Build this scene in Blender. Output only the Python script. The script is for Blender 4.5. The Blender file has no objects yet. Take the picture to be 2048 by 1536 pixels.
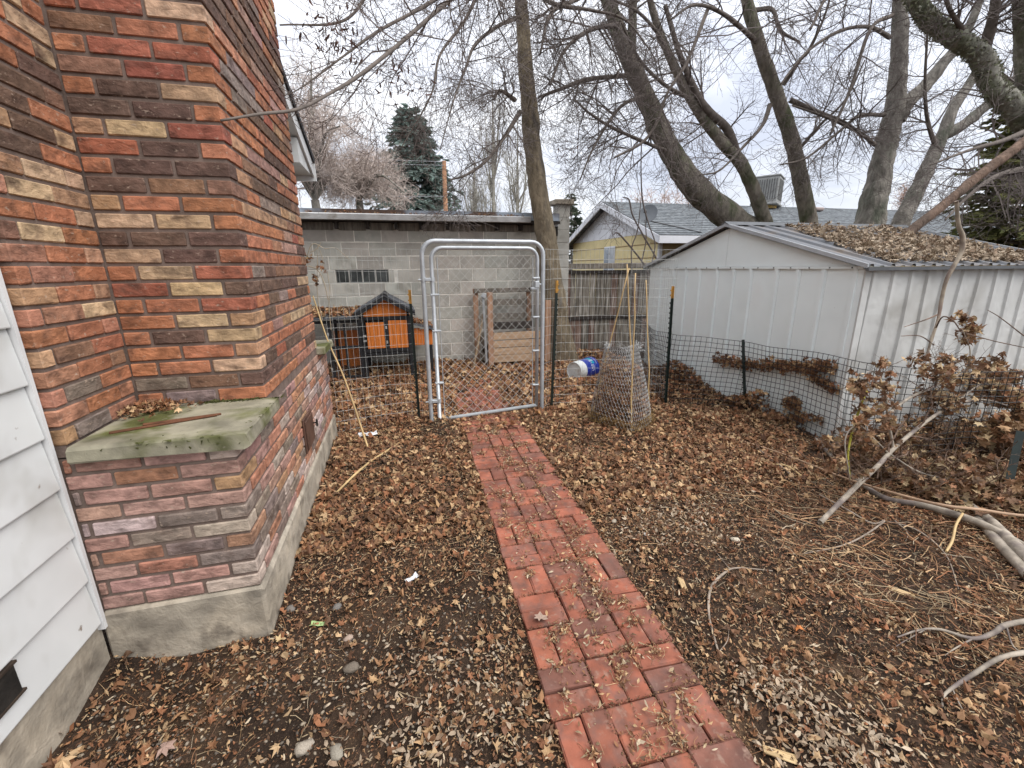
import bpy, math, random
import numpy as np
from mathutils import Vector, Matrix
SC = bpy.context.scene
COL = SC.collection
R = random.Random(7)
RN = np.random.default_rng(11)
rad = math.radians

# ------------------------------------------------------------------ camera
PITCH, ROLL, YAW, FPX, CAM_H = 0.26137828, 0.00904316, 0.24823477, 872.60385, 1.55
_f = np.array([math.sin(YAW)*math.cos(PITCH), math.cos(YAW)*math.cos(PITCH), -math.sin(PITCH)])
_r0 = np.array([math.cos(YAW), -math.sin(YAW), 0.0]); _d0 = np.cross(_f, _r0)
_r = math.cos(ROLL)*_r0 + math.sin(ROLL)*_d0
_d = -math.sin(ROLL)*_r0 + math.cos(ROLL)*_d0
cam_data = bpy.data.cameras.new('camera')
cam = bpy.data.objects.new('camera', cam_data); COL.objects.link(cam)
cam_data.sensor_fit = 'HORIZONTAL'; cam_data.sensor_width = 36.0
cam_data.lens = 36.0*FPX/2048.0
cam_data.clip_start = 0.02; cam_data.clip_end = 2000.0
M = Matrix(((_r[0], -_d[0], -_f[0], 0), (_r[1], -_d[1], -_f[1], 0), (_r[2], -_d[2], -_f[2], CAM_H), (0, 0, 0, 1)))
cam.matrix_world = M
SC.camera = cam

# ------------------------------------------------------------------ sky, sun, exposure
world = bpy.data.worlds.new('World'); SC.world = world; world.use_nodes = True
wn = world.node_tree; wn.nodes.clear()
def wnode(t, **kw):
    n = wn.nodes.new(t)
    for k, v in kw.items(): setattr(n, k, v)
    return n
w_out = wnode('ShaderNodeOutputWorld'); w_bg = wnode('ShaderNodeBackground')
w_sky = wnode('ShaderNodeTexSky', sky_type='NISHITA', sun_disc=False)
SUN_EL, SUN_AZ = rad(52), rad(132)      # azimuth clockwise from +Y (the far end of the yard)
w_sky.sun_elevation = SUN_EL; w_sky.sun_rotation = SUN_AZ
w_sky.air_density = 1.0; w_sky.dust_density = 2.0; w_sky.altitude = 1300
w_tc = wnode('ShaderNodeTexCoord')
w_map = wnode('ShaderNodeMapping'); w_map.inputs['Scale'].default_value = (1.0, 1.0, 2.6)
w_n1 = wnode('ShaderNodeTexNoise'); w_n1.inputs['Scale'].default_value = 2.3; w_n1.inputs['Detail'].default_value = 7; w_n1.inputs['Roughness'].default_value = .55
w_n1.inputs['Distortion'].default_value = .5
w_rmp = wnode('ShaderNodeValToRGB')
w_rmp.color_ramp.elements[0].position = .36; w_rmp.color_ramp.elements[0].color = (6.5, 6.85, 7.9, 1)
w_rmp.color_ramp.elements[1].position = .62; w_rmp.color_ramp.elements[1].color = (10.8, 10.9, 11.2, 1)
w_mix = wnode('ShaderNodeMix', data_type='RGBA'); w_mix.inputs['Factor'].default_value = .88
wl = wn.links.new
wl(w_tc.outputs['Generated'], w_map.inputs['Vector']); wl(w_map.outputs['Vector'], w_n1.inputs['Vector'])
wl(w_n1.outputs['Fac'], w_rmp.inputs['Fac'])
# an overcast dome is brightest overhead: luminance rises as (1 + 2 sin elevation) / 3
w_sep = wnode('ShaderNodeSeparateXYZ'); wl(w_tc.outputs['Generated'], w_sep.inputs['Vector'])
w_el = wnode('ShaderNodeMapRange'); w_el.inputs['To Min'].default_value = .50; w_el.inputs['To Max'].default_value = 1.25; wl(w_sep.outputs['Z'], w_el.inputs['Value'])
w_cie = wnode('ShaderNodeMix', data_type='RGBA', blend_type='MULTIPLY'); w_cie.inputs['Factor'].default_value = 1.0
wl(w_rmp.outputs['Color'], w_cie.inputs['A']); wl(w_el.outputs['Result'], w_cie.inputs['B'])
wl(w_sky.outputs['Color'], w_mix.inputs['A']); wl(w_cie.outputs['Result'], w_mix.inputs['B'])
wl(w_mix.outputs['Result'], w_bg.inputs['Color']); w_bg.inputs['Strength'].default_value = .1
wl(w_bg.outputs['Background'], w_out.inputs['Surface'])
sun_data = bpy.data.lights.new('sun', 'SUN'); sun_data.energy = 1.5; sun_data.angle = rad(50); sun_data.color = (1.0, .965, .92)
sun = bpy.data.objects.new('sun', sun_data); COL.objects.link(sun)
_sd = Vector((math.sin(SUN_AZ)*math.cos(SUN_EL), math.cos(SUN_AZ)*math.cos(SUN_EL), math.sin(SUN_EL)))
sun.rotation_euler = _sd.to_track_quat('Z', 'Y').to_euler(); sun.location = (0, 0, 30)
SC.view_settings.view_transform = 'Standard'; SC.view_settings.look = 'None'
SC.view_settings.exposure = 0.95; SC.view_settings.gamma = 1.0
SC.render.engine = 'CYCLES'
SC.cycles.max_bounces = 3; SC.cycles.diffuse_bounces = 2; SC.cycles.glossy_bounces = 2; SC.cycles.transmission_bounces = 3; SC.cycles.transparent_max_bounces = 6
SC.cycles.use_denoising = True
SC.cycles.caustics_reflective = False; SC.cycles.caustics_refractive = False

# ------------------------------------------------------------------ helpers
CAMP = np.array([0, 0, CAM_H])
def ray(x, y): return _f + (x-1024)/FPX*_r + (y-768)/FPX*_d
def at(x, y, Y):                      # the world point seen at a photograph position, Y metres down the yard
    v = ray(x, y); return CAMP + v*(Y/v[1])
def gp(x, y, z=0.0):
    v = ray(x, y); return CAMP + v*((z-CAM_H)/v[2])
def depth_of(p): return float((np.asarray(p)-CAMP) @ _f)

class MB:
    """collects vertices and polygons, builds ONE mesh object"""
    def __init__(s): s.v = []; s.lv = []; s.lt = []; s.c = []; s.n = 0; s.mi = []
    def add(s, verts, polys, col=None, mi=0):
        verts = np.asarray(verts, float).reshape(-1, 3)
        s.v.append(verts)
        if isinstance(polys, np.ndarray):
            s.lv.append((polys + s.n).ravel()); s.lt.append(np.full(len(polys), polys.shape[1]))
            s.mi.append(np.full(len(polys), mi))
        else:
            s.lv.append(np.concatenate([np.asarray(p) for p in polys]) + s.n); s.lt.append(np.array([len(p) for p in polys]))
            s.mi.append(np.full(len(polys), mi))
        if col is not None:
            col = np.asarray(col, float)
            if col.ndim == 1: col = np.tile(col[:3], (len(verts), 1))
            s.c.append(col[:, :3])
        else: s.c.append(np.ones((len(verts), 3)))
        s.n += len(verts)
        return s
    def mesh(s, name, smooth=False):
        me = bpy.data.meshes.new(name)
        v = np.concatenate(s.v); lv = np.concatenate(s.lv); lt = np.concatenate(s.lt)
        me.vertices.add(len(v)); me.vertices.foreach_set('co', v.ravel().astype(np.float32))
        me.loops.add(len(lv)); me.loops.foreach_set('vertex_index', lv.astype(np.int32))
        me.polygons.add(len(lt)); ls = np.concatenate([[0], np.cumsum(lt)[:-1]])
        me.polygons.foreach_set('loop_start', ls.astype(np.int32))
        me.polygons.foreach_set('material_index', np.concatenate(s.mi).astype(np.int32))
        me.polygons.foreach_set('use_smooth', np.full(len(lt), bool(smooth)))
        a = me.attributes.new('Col', 'FLOAT_COLOR', 'POINT')
        c = np.concatenate(s.c); a.data.foreach_set('color', np.hstack([c, np.ones((len(c), 1))]).ravel().astype(np.float32))
        me.update(calc_edges=True)
        return me
    def build(s, name, mat, parent=None, smooth=False, loc=None):
        me = s.mesh(name, smooth)
        for m in (mat if isinstance(mat, (list, tuple)) else [mat]): me.materials.append(m)
        return put(name, me, parent, loc)
def put(name, me, parent=None, loc=None, rz=0.0):
    o = bpy.data.objects.new(name, me); COL.objects.link(o)
    if loc is not None: o.location = loc
    if rz: o.rotation_euler = (0, 0, rz)
    if parent is not None: o.parent = parent
    return o
def empty(name, loc=(0, 0, 0)):
    o = bpy.data.objects.new(name, None); COL.objects.link(o); o.location = loc; o.empty_display_size = .1
    return o
def tag(o, label=None, cat=None, group=None, kind=None):
    if label: o['label'] = label
    if cat: o['category'] = cat
    if group: o['group'] = group
    if kind: o['kind'] = kind
    return o
def thing(name, label, cat, loc=(0, 0, 0), group=None): return tag(empty(name, loc), label, cat, group)

BOXF = np.array([[0, 3, 2, 1], [4, 5, 6, 7], [0, 1, 5, 4], [1, 2, 6, 5], [2, 3, 7, 6], [3, 0, 4, 7]])
def box_v(lo, hi):
    (a, b, c), (d, e, f) = lo, hi
    return np.array([[a, b, c], [d, b, c], [d, e, c], [a, e, c], [a, b, f], [d, b, f], [d, e, f], [a, e, f]], float)
def box(mb, lo, hi, col=None, rot=None, org=None, mi=0):
    v = box_v(lo, hi)
    if rot is not None:
        o = np.array(org if org is not None else (v[0]+v[6])/2); v = (v-o) @ np.array(rot).T + o
    return mb.add(v, BOXF, col, mi)
def cbox_geo(sx, sy, sz, b, jit=0.0, rng=None):
    """chamfered box centred on the origin: 24 vertices, 44 triangles"""
    V = []; idx = {}
    for X in (-1, 1):
        for Y in (-1, 1):
            for Z in (-1, 1):
                for ax in range(3):
                    p = [X*(sx/2), Y*(sy/2), Z*(sz/2)]
                    for k, (s_, S) in enumerate(((X, sx), (Y, sy), (Z, sz))):
                        if k != ax: p[k] = s_*(S/2-b)
                    idx[(X, Y, Z, ax)] = len(V); V.append(p)
    F = []
    for ax in range(3):
        o = [k for k in range(3) if k != ax]
        for s_ in (-1, 1):
            q = []
            for (i, j) in ((-1, -1), (1, -1), (1, 1), (-1, 1)):
                t = [0, 0, 0]; t[ax] = s_; t[o[0]] = i; t[o[1]] = j; q.append(idx[(*t, ax)])
            F.append(q if s_*(1 if ax != 1 else -1) > 0 else q[::-1])
        for i in (-1, 1):
            for j in (-1, 1):
                t0 = [0, 0, 0]; t1 = [0, 0, 0]; t0[ax] = -1; t1[ax] = 1
                t0[o[0]] = t1[o[0]] = i; t0[o[1]] = t1[o[1]] = j
                F.append([idx[(*t0, o[0])], idx[(*t1, o[0])], idx[(*t1, o[1])], idx[(*t0, o[1])]])
    for X in (-1, 1):
        for Y in (-1, 1):
            for Z in (-1, 1): F.append([idx[(X, Y, Z, 0)], idx[(X, Y, Z, 1)], idx[(X, Y, Z, 2)]])
    V = np.array(V)
    if jit: V = V + (rng or RN).normal(0, jit, V.shape)
    return V, F
def cbox(mb, lo, hi, b=.004, col=None, jit=0.0, rot=None, mi=0):
    lo = np.array(lo, float); hi = np.array(hi, float); s = hi-lo; c = (lo+hi)/2
    V, F = cbox_geo(*s, min(b, *(s*.45)), jit)
    if rot is not None: V = V @ np.array(rot).T
    return mb.add(V+c, F, col, mi)
def rotz(a): c, s = math.cos(a), math.sin(a); return np.array([[c, -s, 0], [s, c, 0], [0, 0, 1.]])
def rotx(a): c, s = math.cos(a), math.sin(a); return np.array([[1., 0, 0], [0, c, -s], [0, s, c]])
def roty(a): c, s = math.cos(a), math.sin(a); return np.array([[c, 0, s], [0, 1., 0], [-s, 0, c]])

def smooth_line(P, n=6):
    P = np.asarray(P, float)
    if len(P) < 3: 
        t = np.linspace(0, 1, n+1)[:, None]; return P[0]*(1-t)+P[-1]*t
    Q = np.vstack([2*P[0]-P[1], P, 2*P[-1]-P[-2]]); out = []
    for i in range(len(P)-1):
        p0, p1, p2, p3 = Q[i:i+4]
        for t in np.linspace(0, 1, n, endpoint=False):
            out.append(.5*((2*p1)+(-p0+p2)*t+(2*p0-5*p1+4*p2-p3)*t*t+(-p0+3*p1-3*p2+p3)*t**3))
    out.append(P[-1]); return np.array(out)
def tubes(mb, P, Rr, n=3, col=None, cap=False):
    """P (N,K,3) centre lines, Rr (N,K) radii -> N tubes of n sides"""
    P = np.asarray(P, float); Rr = np.asarray(Rr, float)
    if P.ndim == 2: P = P[None]; Rr = Rr[None]
    N, K, _ = P.shape
    T = np.empty_like(P); T[:, 1:-1] = P[:, 2:]-P[:, :-2]; T[:, 0] = P[:, 1]-P[:, 0]; T[:, -1] = P[:, -1]-P[:, -2]
    T /= np.linalg.norm(T, axis=2, keepdims=True)+1e-9
    mean = np.abs(T).mean(axis=1); ref = np.eye(3)[np.argmin(mean, axis=1)][:, None, :]
    A = np.cross(T, ref); A /= np.linalg.norm(A, axis=2, keepdims=True)+1e-9
    B = np.cross(T, A)
    ang = np.arange(n)*2*math.pi/n
    V = P[:, :, None]+Rr[:, :, None, None]*(np.cos(ang)[None, None, :, None]*A[:, :, None]+np.sin(ang)[None, None, :, None]*B[:, :, None])
    base = (np.arange(N)*K*n)[:, None, None]; k = np.arange(K-1)[None, :, None]*n; a = np.arange(n)[None, None, :]; a2 = (a+1) % n
    q = np.stack([base+k+a, base+k+a2, base+k+n+a2, base+k+n+a], -1).reshape(-1, 4)
    c = None
    if col is not None:
        col = np.asarray(col, float)
        c = np.tile(col, (N*K*n, 1)) if col.ndim == 1 else np.repeat(col, K*n, axis=0)
    mb.add(V.reshape(-1, 3), q, c)
    if cap:
        for i in range(N):
            o = mb.n-N*K*n+i*K*n
            for s_ in (0, K-1):
                mb.lv.append(np.arange(n)+o+s_*n); mb.lt.append(np.array([n])); mb.mi.append(np.array([0]))
    return mb
def rod(mb, a, b, r, n=8, col=None, cap=True): return tubes(mb, np.array([a, b], float), np.array([r, r]), n, col, cap)
def prism(mb, poly, axis, lo, hi, col=None):
    """extrude a 2-D polygon along an axis (0,1,2); poly coordinates are the two other axes in order"""
    n = len(poly); o = [k for k in range(3) if k != axis]; V = np.zeros((2*n, 3))
    for i, p in enumerate(poly):
        for j, h in enumerate((lo, hi)): V[i+j*n, o[0]], V[i+j*n, o[1]], V[i+j*n, axis] = p[0], p[1], h
    F = [list(range(n))[::-1], list(range(n, 2*n))]+[[i, (i+1) % n, n+(i+1) % n, n+i] for i in range(n)]
    return mb.add(V, F, col)

# ------------------------------------------------------------------ materials
def mat(name, col=(.5, .5, .5), rough=.8, src='rgb', var=.25, vs=6.0, vdet=3, bump=None, metal=0.0, spec=.3, col2=None, c2s=3.0, c2lo=.5, c2hi=.65,
        coord='Object', vstretch=(1, 1, 1), trans=0.0, objrand=False, fleck=None, alpha=1.0):
    """procedural surface: colour (fixed, per-vertex 'Col' or per-object colour) varied by noise, a second colour in patches, bump"""
    m = bpy.data.materials.new(name); m.use_nodes = True; nt = m.node_tree; N = nt.nodes; L = nt.links.new
    b = N['Principled BSDF']; b.inputs['Roughness'].default_value = rough; b.inputs['Metallic'].default_value = metal
    b.inputs['Specular IOR Level'].default_value = spec
    tc = N.new('ShaderNodeTexCoord'); mp = N.new('ShaderNodeMapping'); mp.inputs['Scale'].default_value = vstretch
    L(tc.outputs[coord], mp.inputs['Vector'])
    oi = None
    if objrand or src == 'obj': oi = N.new('ShaderNodeObjectInfo')
    if objrand:
        mu = N.new('ShaderNodeMath'); mu.operation = 'MULTIPLY'; mu.inputs[1].default_value = 37.0
        L(oi.outputs['Random'], mu.inputs[0]); L(mu.outputs[0], mp.inputs['Location'])
    vec = mp.outputs['Vector']
    if src == 'rgb':
        c = N.new('ShaderNodeRGB'); c.outputs[0].default_value = (*col, 1); cur = c.outputs[0]
    elif src == 'col':
        c = N.new('ShaderNodeAttribute'); c.attribute_name = 'Col'; cur = c.outputs['Color']
    else: cur = oi.outputs['Color']
    def noise(scale, det=4, dist=0.0, ro=.55):
        n = N.new('ShaderNodeTexNoise'); n.inputs['Scale'].default_value = scale; n.inputs['Detail'].default_value = det
        n.inputs['Roughness'].default_value = ro; n.inputs['Distortion'].default_value = dist; L(vec, n.inputs['Vector']); return n.outputs['Fac']
    def mrange(x, a, b_, c_, d_):
        r_ = N.new('ShaderNodeMapRange'); r_.inputs['From Min'].default_value = a; r_.inputs['From Max'].default_value = b_
        r_.inputs['To Min'].default_value = c_; r_.inputs['To Max'].default_value = d_; L(x, r_.inputs['Value']); return r_.outputs['Result']
    def mix(f, a, b_, bt='MIX'):
        x = N.new('ShaderNodeMix'); x.data_type = 'RGBA'; x.blend_type = bt
        for s_, val in (('Factor', f), ('A', a), ('B', b_)):
            if isinstance(val, (int, float)): x.inputs[s_].default_value = val
            elif isinstance(val, tuple): x.inputs[s_].default_value = (*val, 1)
            else: L(val, x.inputs[s_])
        return x.outputs['Result']
    if col2 is not None: cur = mix(mrange(noise(c2s, 3, .3), c2lo, c2hi, 0, 1), cur, col2)
    if var:
        g = mrange(noise(vs, vdet, .2), .3, .7, 1-var, 1+var); cur = mix(1.0, cur, g, 'MULTIPLY')
    if fleck is not None:       # (scale, lo, hi, colour)
        cur = mix(mrange(noise(fleck[0], 3), fleck[1], fleck[2], 0, 1), cur, fleck[3])
    L(cur, b.inputs['Base Color'])
    if bump:
        prev = None
        for (sc_, st, di) in (bump if isinstance(bump, list) else [bump]):
            bn = N.new('ShaderNodeBump'); bn.inputs['Strength'].default_value = st; bn.inputs['Distance'].default_value = di
            L(noise(sc_, 3, .4), bn.inputs['Height'])
            if prev: L(prev, bn.inputs['Normal'])
            prev = bn.outputs['Normal']
        L(prev, b.inputs['Normal'])
    if trans:
        tr = N.new('ShaderNodeBsdfTranslucent'); L(cur, tr.inputs['Color']); ms = N.new('ShaderNodeMixShader'); ms.inputs['Fac'].default_value = trans
        out = N['Material Output']; L(b.outputs['BSDF'], ms.inputs[1]); L(tr.outputs['BSDF'], ms.inputs[2]); L(ms.outputs['Shader'], out.inputs['Surface'])
    return m
# ------------------------------------------------------------------ ground
_ph = RN.uniform(0, 6.28, 24); _k = RN.uniform(-1, 1, (24, 2))*np.repeat([2.2, 6, 14], 8)[:, None]; _am = np.repeat([.007, .005, .0028], 8)
def gh(x, y):
    x = np.asarray(x, float); y = np.asarray(y, float); h = np.zeros(np.broadcast(x, y).shape)
    for i in range(24): h = h+_am[i]*np.sin(_k[i, 0]*x+_k[i, 1]*y+_ph[i])
    near = np.exp(-(np.maximum(0, np.abs(x-.75-.04*(y-1))-.34)/.12)**2)*(y < 6.3)      # level strip under the brick path
    h = h*(1-near*.85)-.012*near
    h = h-.09*np.exp(-(((x+1.02)/.22)**2+((y-1.62)/.2)**2))                          # hollow in the corner by the house
    h = h+.05*np.exp(-((x-3.55)/.3)**2)*(y > 2.7)*(y < 6)+.06*np.clip((y-6.2)/1.0, 0, 1)*(y < 9)
    h = h+.09*np.exp(-(((x-4.3)/.7)**2+((y-2.0)/.45)**2))                            # leaf bank under the brush pile
    return h*(np.abs(x) < 20)*(y < 20)*(y > -10)
gx = np.concatenate([-np.geomspace(400, 2.2, 14), np.arange(-2.1, 7.0, .045), np.geomspace(7.2, 400, 14)])
gy = np.concatenate([-np.geomspace(300, 1.0, 10), np.arange(-.9, 8.5, .045), np.geomspace(8.8, 500, 16)])
GX, GY = np.meshgrid(gx, gy, indexing='ij'); GZ = gh(GX, GY)+RN.normal(0, .0025, GX.shape)*(np.abs(GX) < 7)
nx, ny = GX.shape; ii = np.arange(nx*ny).reshape(nx, ny)
gq = np.stack([ii[:-1, :-1], ii[1:, :-1], ii[1:, 1:], ii[:-1, 1:]], -1).reshape(-1, 4)
m_soil = mat('soil', (.036, .0225, .0145), .92, var=.55, vs=7, col2=(.085, .052, .030), c2s=2.2, c2lo=.52, c2hi=.68, bump=[(28, .8, .02), (110, .9, .008)], fleck=(120, .60, .72, (.17, .105, .06)), spec=.2)
g = MB().add(np.stack([GX, GY, GZ], -1).reshape(-1, 3), gq).build('ground', m_soil, smooth=True)
tag(g, kind='structure')

# ------------------------------------------------------------------ brick path: basket weave, three units wide, each paver a part
path = tag(empty('path', (0, 0, 0)), 'straight path of red brick pavers running to the gate', kind='structure')
m_paver = mat('paver_brick', src='obj', rough=.85, var=.3, vs=9, objrand=True, bump=[(70, .5, .0025)], col2=(.155, .085, .068), c2s=13, c2lo=.44, c2hi=.74, fleck=(30, .58, .80, (.30, .20, .15)), spec=.25)
pv_mesh = []
for k in range(8):
    V, F = cbox_geo(.0955, .1962, .06, .0055, .0012)
    me = MB().add(V, F).mesh('paver'); me.materials.append(m_paver); pv_mesh.append(me)
PAVC = [(.33, .105, .062), (.35, .112, .066), (.30, .10, .06), (.27, .098, .064), (.22, .09, .062), (.38, .125, .072), (.32, .105, .062)]
U = .2015
for j in range(-1, 27):
    yc = .60+j*U
    if yc > 6.0: break
    for i in range(3):
        xc = .405+U*.5+i*U+.0385*(yc-.8)+.004*math.sin(j*1.7)
        skip = yc > 5.35 and (i+j) % 3 == 0
        for k in range(2):
            if skip: continue
            vert = (i+j) % 2 == 0
            o = put('paver', R.choice(pv_mesh), path)
            d = (k-.5)*.1005
            o.location = (xc+(d if vert else 0)+R.gauss(0, .0015), yc+(0 if vert else d)+R.gauss(0, .0015), -.018+R.gauss(0, .0022))
            o.rotation_euler = (R.gauss(0, .011), R.gauss(0, .011), (0 if vert else math.pi/2)+R.gauss(0, .01)-.0385+(math.pi if R.random() < .5 else 0))
            c = R.choice(PAVC); q = R.uniform(.82, 1.08); o.color = (c[0]*q*.93, c[1]*q, c[2]*q*1.04, 1)

# ------------------------------------------------------------------ house: lap siding gable wall, foundation, roof edge
XS = -1.245
m_siding = mat('siding_paint', (.665, .672, .655), .55, var=.07, vs=3, bump=[(9, .25, .004), (90, .15, .001)], col2=(.45, .44, .40), c2s=3.4, c2lo=.55, c2hi=.80, fleck=(22, .70, .78, (.27, .22, .18)))
m_conc = mat('concrete', (.36, .315, .25), .9, var=.35, vs=7, col2=(.45, .385, .295), c2s=3.2, c2lo=.45, c2hi=.62, bump=[(14, .7, .012), (90, .6, .003)], fleck=(8, .54, .74, (.165, .14, .11)))
m_white = mat('white_trim', (.68, .68, .67), .5, var=.1, vs=5, bump=(40, .1, .001))
m_shingle_dark = mat('dark_shingle', (.035, .035, .037), .9, var=.4, vs=30, bump=(80, .5, .003))
house = thing('house', 'house with white lap siding and concrete footing behind the brick chimney', 'house', (XS, 1.0, 0))
HW = lambda n, mb, m, **k: _rel(mb.build(n, m, **k), house)
def _rel(o, parent):       # parent an object that was modelled in world coordinates
    o.parent = parent; o.matrix_parent_inverse = parent_matrix(parent).inverted(); return o
def parent_matrix(p):
    mt = Matrix.Translation(p.location) @ p.rotation_euler.to_matrix().to_4x4()
    return mt if p.parent is None else parent_matrix(p.parent) @ p.matrix_parent_inverse @ mt
HW('foundation', cbox(MB(), (XS-.3, -1.6, -.4), (XS-.012, 1.815, .20), .004, jit=.002), m_conc)
zs = [.197+.196*k for k in range(17)]
for k, z0 in enumerate(zs):
    z1 = z0+.196+.018; mb = MB()
    segs = [(-1.6, 1.792)]
    for (y0, y1) in segs:     # each lap tilts out at its lower edge
        prism(mb, [(XS-.012, z0), (XS+.006, z0), (XS+.007, z0+.004), (XS-.009, z1), (XS-.02, z1)], 1, y0, y1)
    HW('siding_board', mb, m_siding)
mb = MB(); box(mb, (XS-.02, 1.796, .165), (XS+.012, 1.812, 3.6)); HW('corner_trim', mb, m_white)
mb = MB(); box(mb, (XS-.06, -1.6, .16), (XS-.02, 6.0, 4.6)); HW('wall', mb, m_siding)
m_black = mat('dark_opening', (.02, .017, .014), .9, var=.5, vs=20, bump=(30, .6, .01))
m_vent = mat('rusty_vent', (.05, .035, .025), .7, var=.5, vs=14, bump=(60, .4, .003))
vt = MB(); box(vt, (XS-.01, 1.02, .275), (XS+.009, 1.43, .378)); vt = HW('crawl_space_vent', vt, m_black)
vt['label'] = 'dark crawl space vent set in the siding'
mb = MB()
for zz_ in (.27, .378): box(mb, (XS-.005, 1.01, zz_), (XS+.0125, 1.44, zz_+.008))
_rel(mb.build('vent_frame', m_vent), vt)
# the roof's rake overhang comes down behind the chimney to the eave at the far end of the house
def rk(y): return 2.78+(6.25-y)*.385
XO = -.90
rf = MB(); V = []
for y in (-1.6, 6.32):
    for x in (-6.0, XO+.02):
        V += [[x, y, rk(y)+.035], [x, y, rk(y)+.105]]
rf.add(V, [[0, 1, 3, 2], [4, 6, 7, 5], [0, 2, 6, 4], [1, 5, 7, 3], [2, 3, 7, 6], [0, 4, 5, 1]]); roof = HW('roof', rf, m_shingle_dark)
mb = MB(); V = []
for y in (-1.6, 6.27):
    for x in (XO-.022, XO): V += [[x, y, rk(y)-.13], [x, y, rk(y)+.033]]
mb.add(V, [[0, 1, 3, 2], [4, 6, 7, 5], [0, 2, 6, 4], [1, 5, 7, 3], [2, 3, 7, 6], [0, 4, 5, 1]]); HW('rake_board', mb, m_white)
mb = MB(); V = []
for y in (-1.6, 6.1):
    for x in (XS-.02, XO-.023): V += [[x, y, rk(y)-.125], [x, y, rk(y)-.11]]
mb.add(V, [[0, 1, 3, 2], [4, 6, 7, 5], [0, 2, 6, 4], [1, 5, 7, 3], [2, 3, 7, 6], [0, 4, 5, 1]]); HW('soffit', mb, m_siding)
mb = MB(); box(mb, (-6.0, 6.272, 2.60), (XO+.02, 6.31, 2.80)); HW('eave_fascia', mb, m_white)
mb = MB(); prism(mb, [(5.55, 2.66), (6.268, 2.66), (6.268, 2.77), (5.55, 2.90)], 0, XS-.015, XO-.026); HW('eave_return', mb, m_siding)

# ------------------------------------------------------------------ chimney: every near brick a part
XA, XB, Y0, Y1, Y2, Y3 = -1.207, -.67, 1.83, 2.305, 3.78, 4.19
BH, UH, BZ, UZ = .0665, .0715, .228, .938
m_mortar = mat('mortar', (.19, .14, .115), .95, var=.3, vs=12, bump=(120, .6, .003))
def brick_mat(name, src):
    return mat(name, src=src, rough=.82, var=.42, vs=17, vdet=4, objrand=(src == 'obj'), bump=[(34, 1.0, .006), (120, .5, .0015)], fleck=(48, .62, .80, (.46, .35, .27)),
               col2=(.085, .05, .038), c2s=11, c2lo=.53, c2hi=.80, vstretch=(1, 1, 1.6), spec=.22)
m_brick = brick_mat('chimney_brick', 'obj'); m_brickc = brick_mat('chimney_brick_far', 'col')
m_slab = mat('ledge_concrete', (.285, .262, .19), .92, var=.35, vs=7, bump=[(30, .5, .006), (120, .5, .002)], col2=(.095, .10, .032), c2s=4.2, c2lo=.47, c2hi=.64, fleck=(40, .62, .72, (.2, .18, .13)))
m_iron = mat('brown_iron', (.11, .058, .04), .55, var=.3, vs=9, bump=(50, .3, .002), spec=.4)
BC = {'O': (.38, .158, .085), 'R': (.315, .108, .068), 'D': (.135, .083, .061), 'C': (.47, .32, .195), 'B': (.235, .13, .083), 'T': (.41, .24, .14), 'P': (.38, .225, .18), 'W': (.46, .36, .315), 'G': (.235, .18, .152), 'K': (.395, .19, .12)}
FRONT = ['RRC', 'BOO', 'ORR', 'BRO', 'ODC', 'DDO', 'TCR', 'RDO', 'ODD', 'DBB', 'TOO', 'CCO', 'DDD', 'CDO', 'OCR', 'RCD', 'OOR', 'OCT', 'ODC', 'OOT', 'OOC', 'GBD', 'OGO']   # top row first
LEFT = ['BT', 'CO', 'OC', 'OC', 'OD', 'DB', 'DO', 'DC', 'DO', 'CC', 'CT', 'OC', 'CO', 'OT', 'KO', 'OT', 'KC', 'OK', 'BO', 'OB', 'GO', 'OK', 'GK']
chim = thing('brick_chimney', 'tall multicoloured brick chimney with mossy concrete ledge beside white siding', 'chimney', (XA, Y0, 0))
CH = lambda n, mb, m: _rel(mb.build(n, m), chim)
core = MB(); g_ = .0075
box(core, (XS-.015, Y0+g_, .05), (XB-g_, Y3-g_, .89)); box(core, (XS+.03, Y1+g_, .89), (XB-g_, Y2-g_, 4.9)); box(core, (XS-.01, Y0+g_, .885), (XA-g_, Y2+.2, 4.88))
CH('mortar', core, m_mortar)
fm = MB(); cbox(fm, (XS-.01, Y0-.016, -.45), (XB+.012, Y3+.02, BZ-.006), .012, jit=.003); CH('foundation', fm, m_conc)
bricks = []     # (size key, location, rotation, colour, priority)
BW, BD, J = .2040, .097, .0135
def colour(code):
    c = np.array(BC[code])*R.uniform(.86, 1.14); return tuple(np.clip(c*np.array([1, R.uniform(.95, 1.05), R.uniform(.93, 1.08)]), 0, .8))
def lay(kind, z, h, u0, u1, corner_full, codes, fix, face):
    """one course: bricks laid from the outer corner u1 back to u0. kind x = along X on a front, y = along Y on a flank"""
    u = u1; k = 0; s = 1 if u1 > u0 else -1; first = True
    if not corner_full: u -= s*(BD+J); k = 1; first = False      # the corner shows the end of the flank's brick
    while (u-u0)*s > .02:
        L_ = BW if (corner_full or not first) else BD
        L_ = min(L_, abs(u-u0)); c = u-s*L_/2
        code = codes[k % len(codes)] if codes else R.choice('OOOKRRDBCTPG')
        off = R.gauss(0, .0012)
        loc = (c, fix+face*(BD/2+off), z) if kind == 'x' else (fix+face*(BD/2+off), c, z)
        bricks.append((round(L_, 3), h, kind, loc, colour(code)))
        u -= s*(L_+J); k += 1; first = False
nb_rows = 10
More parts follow.
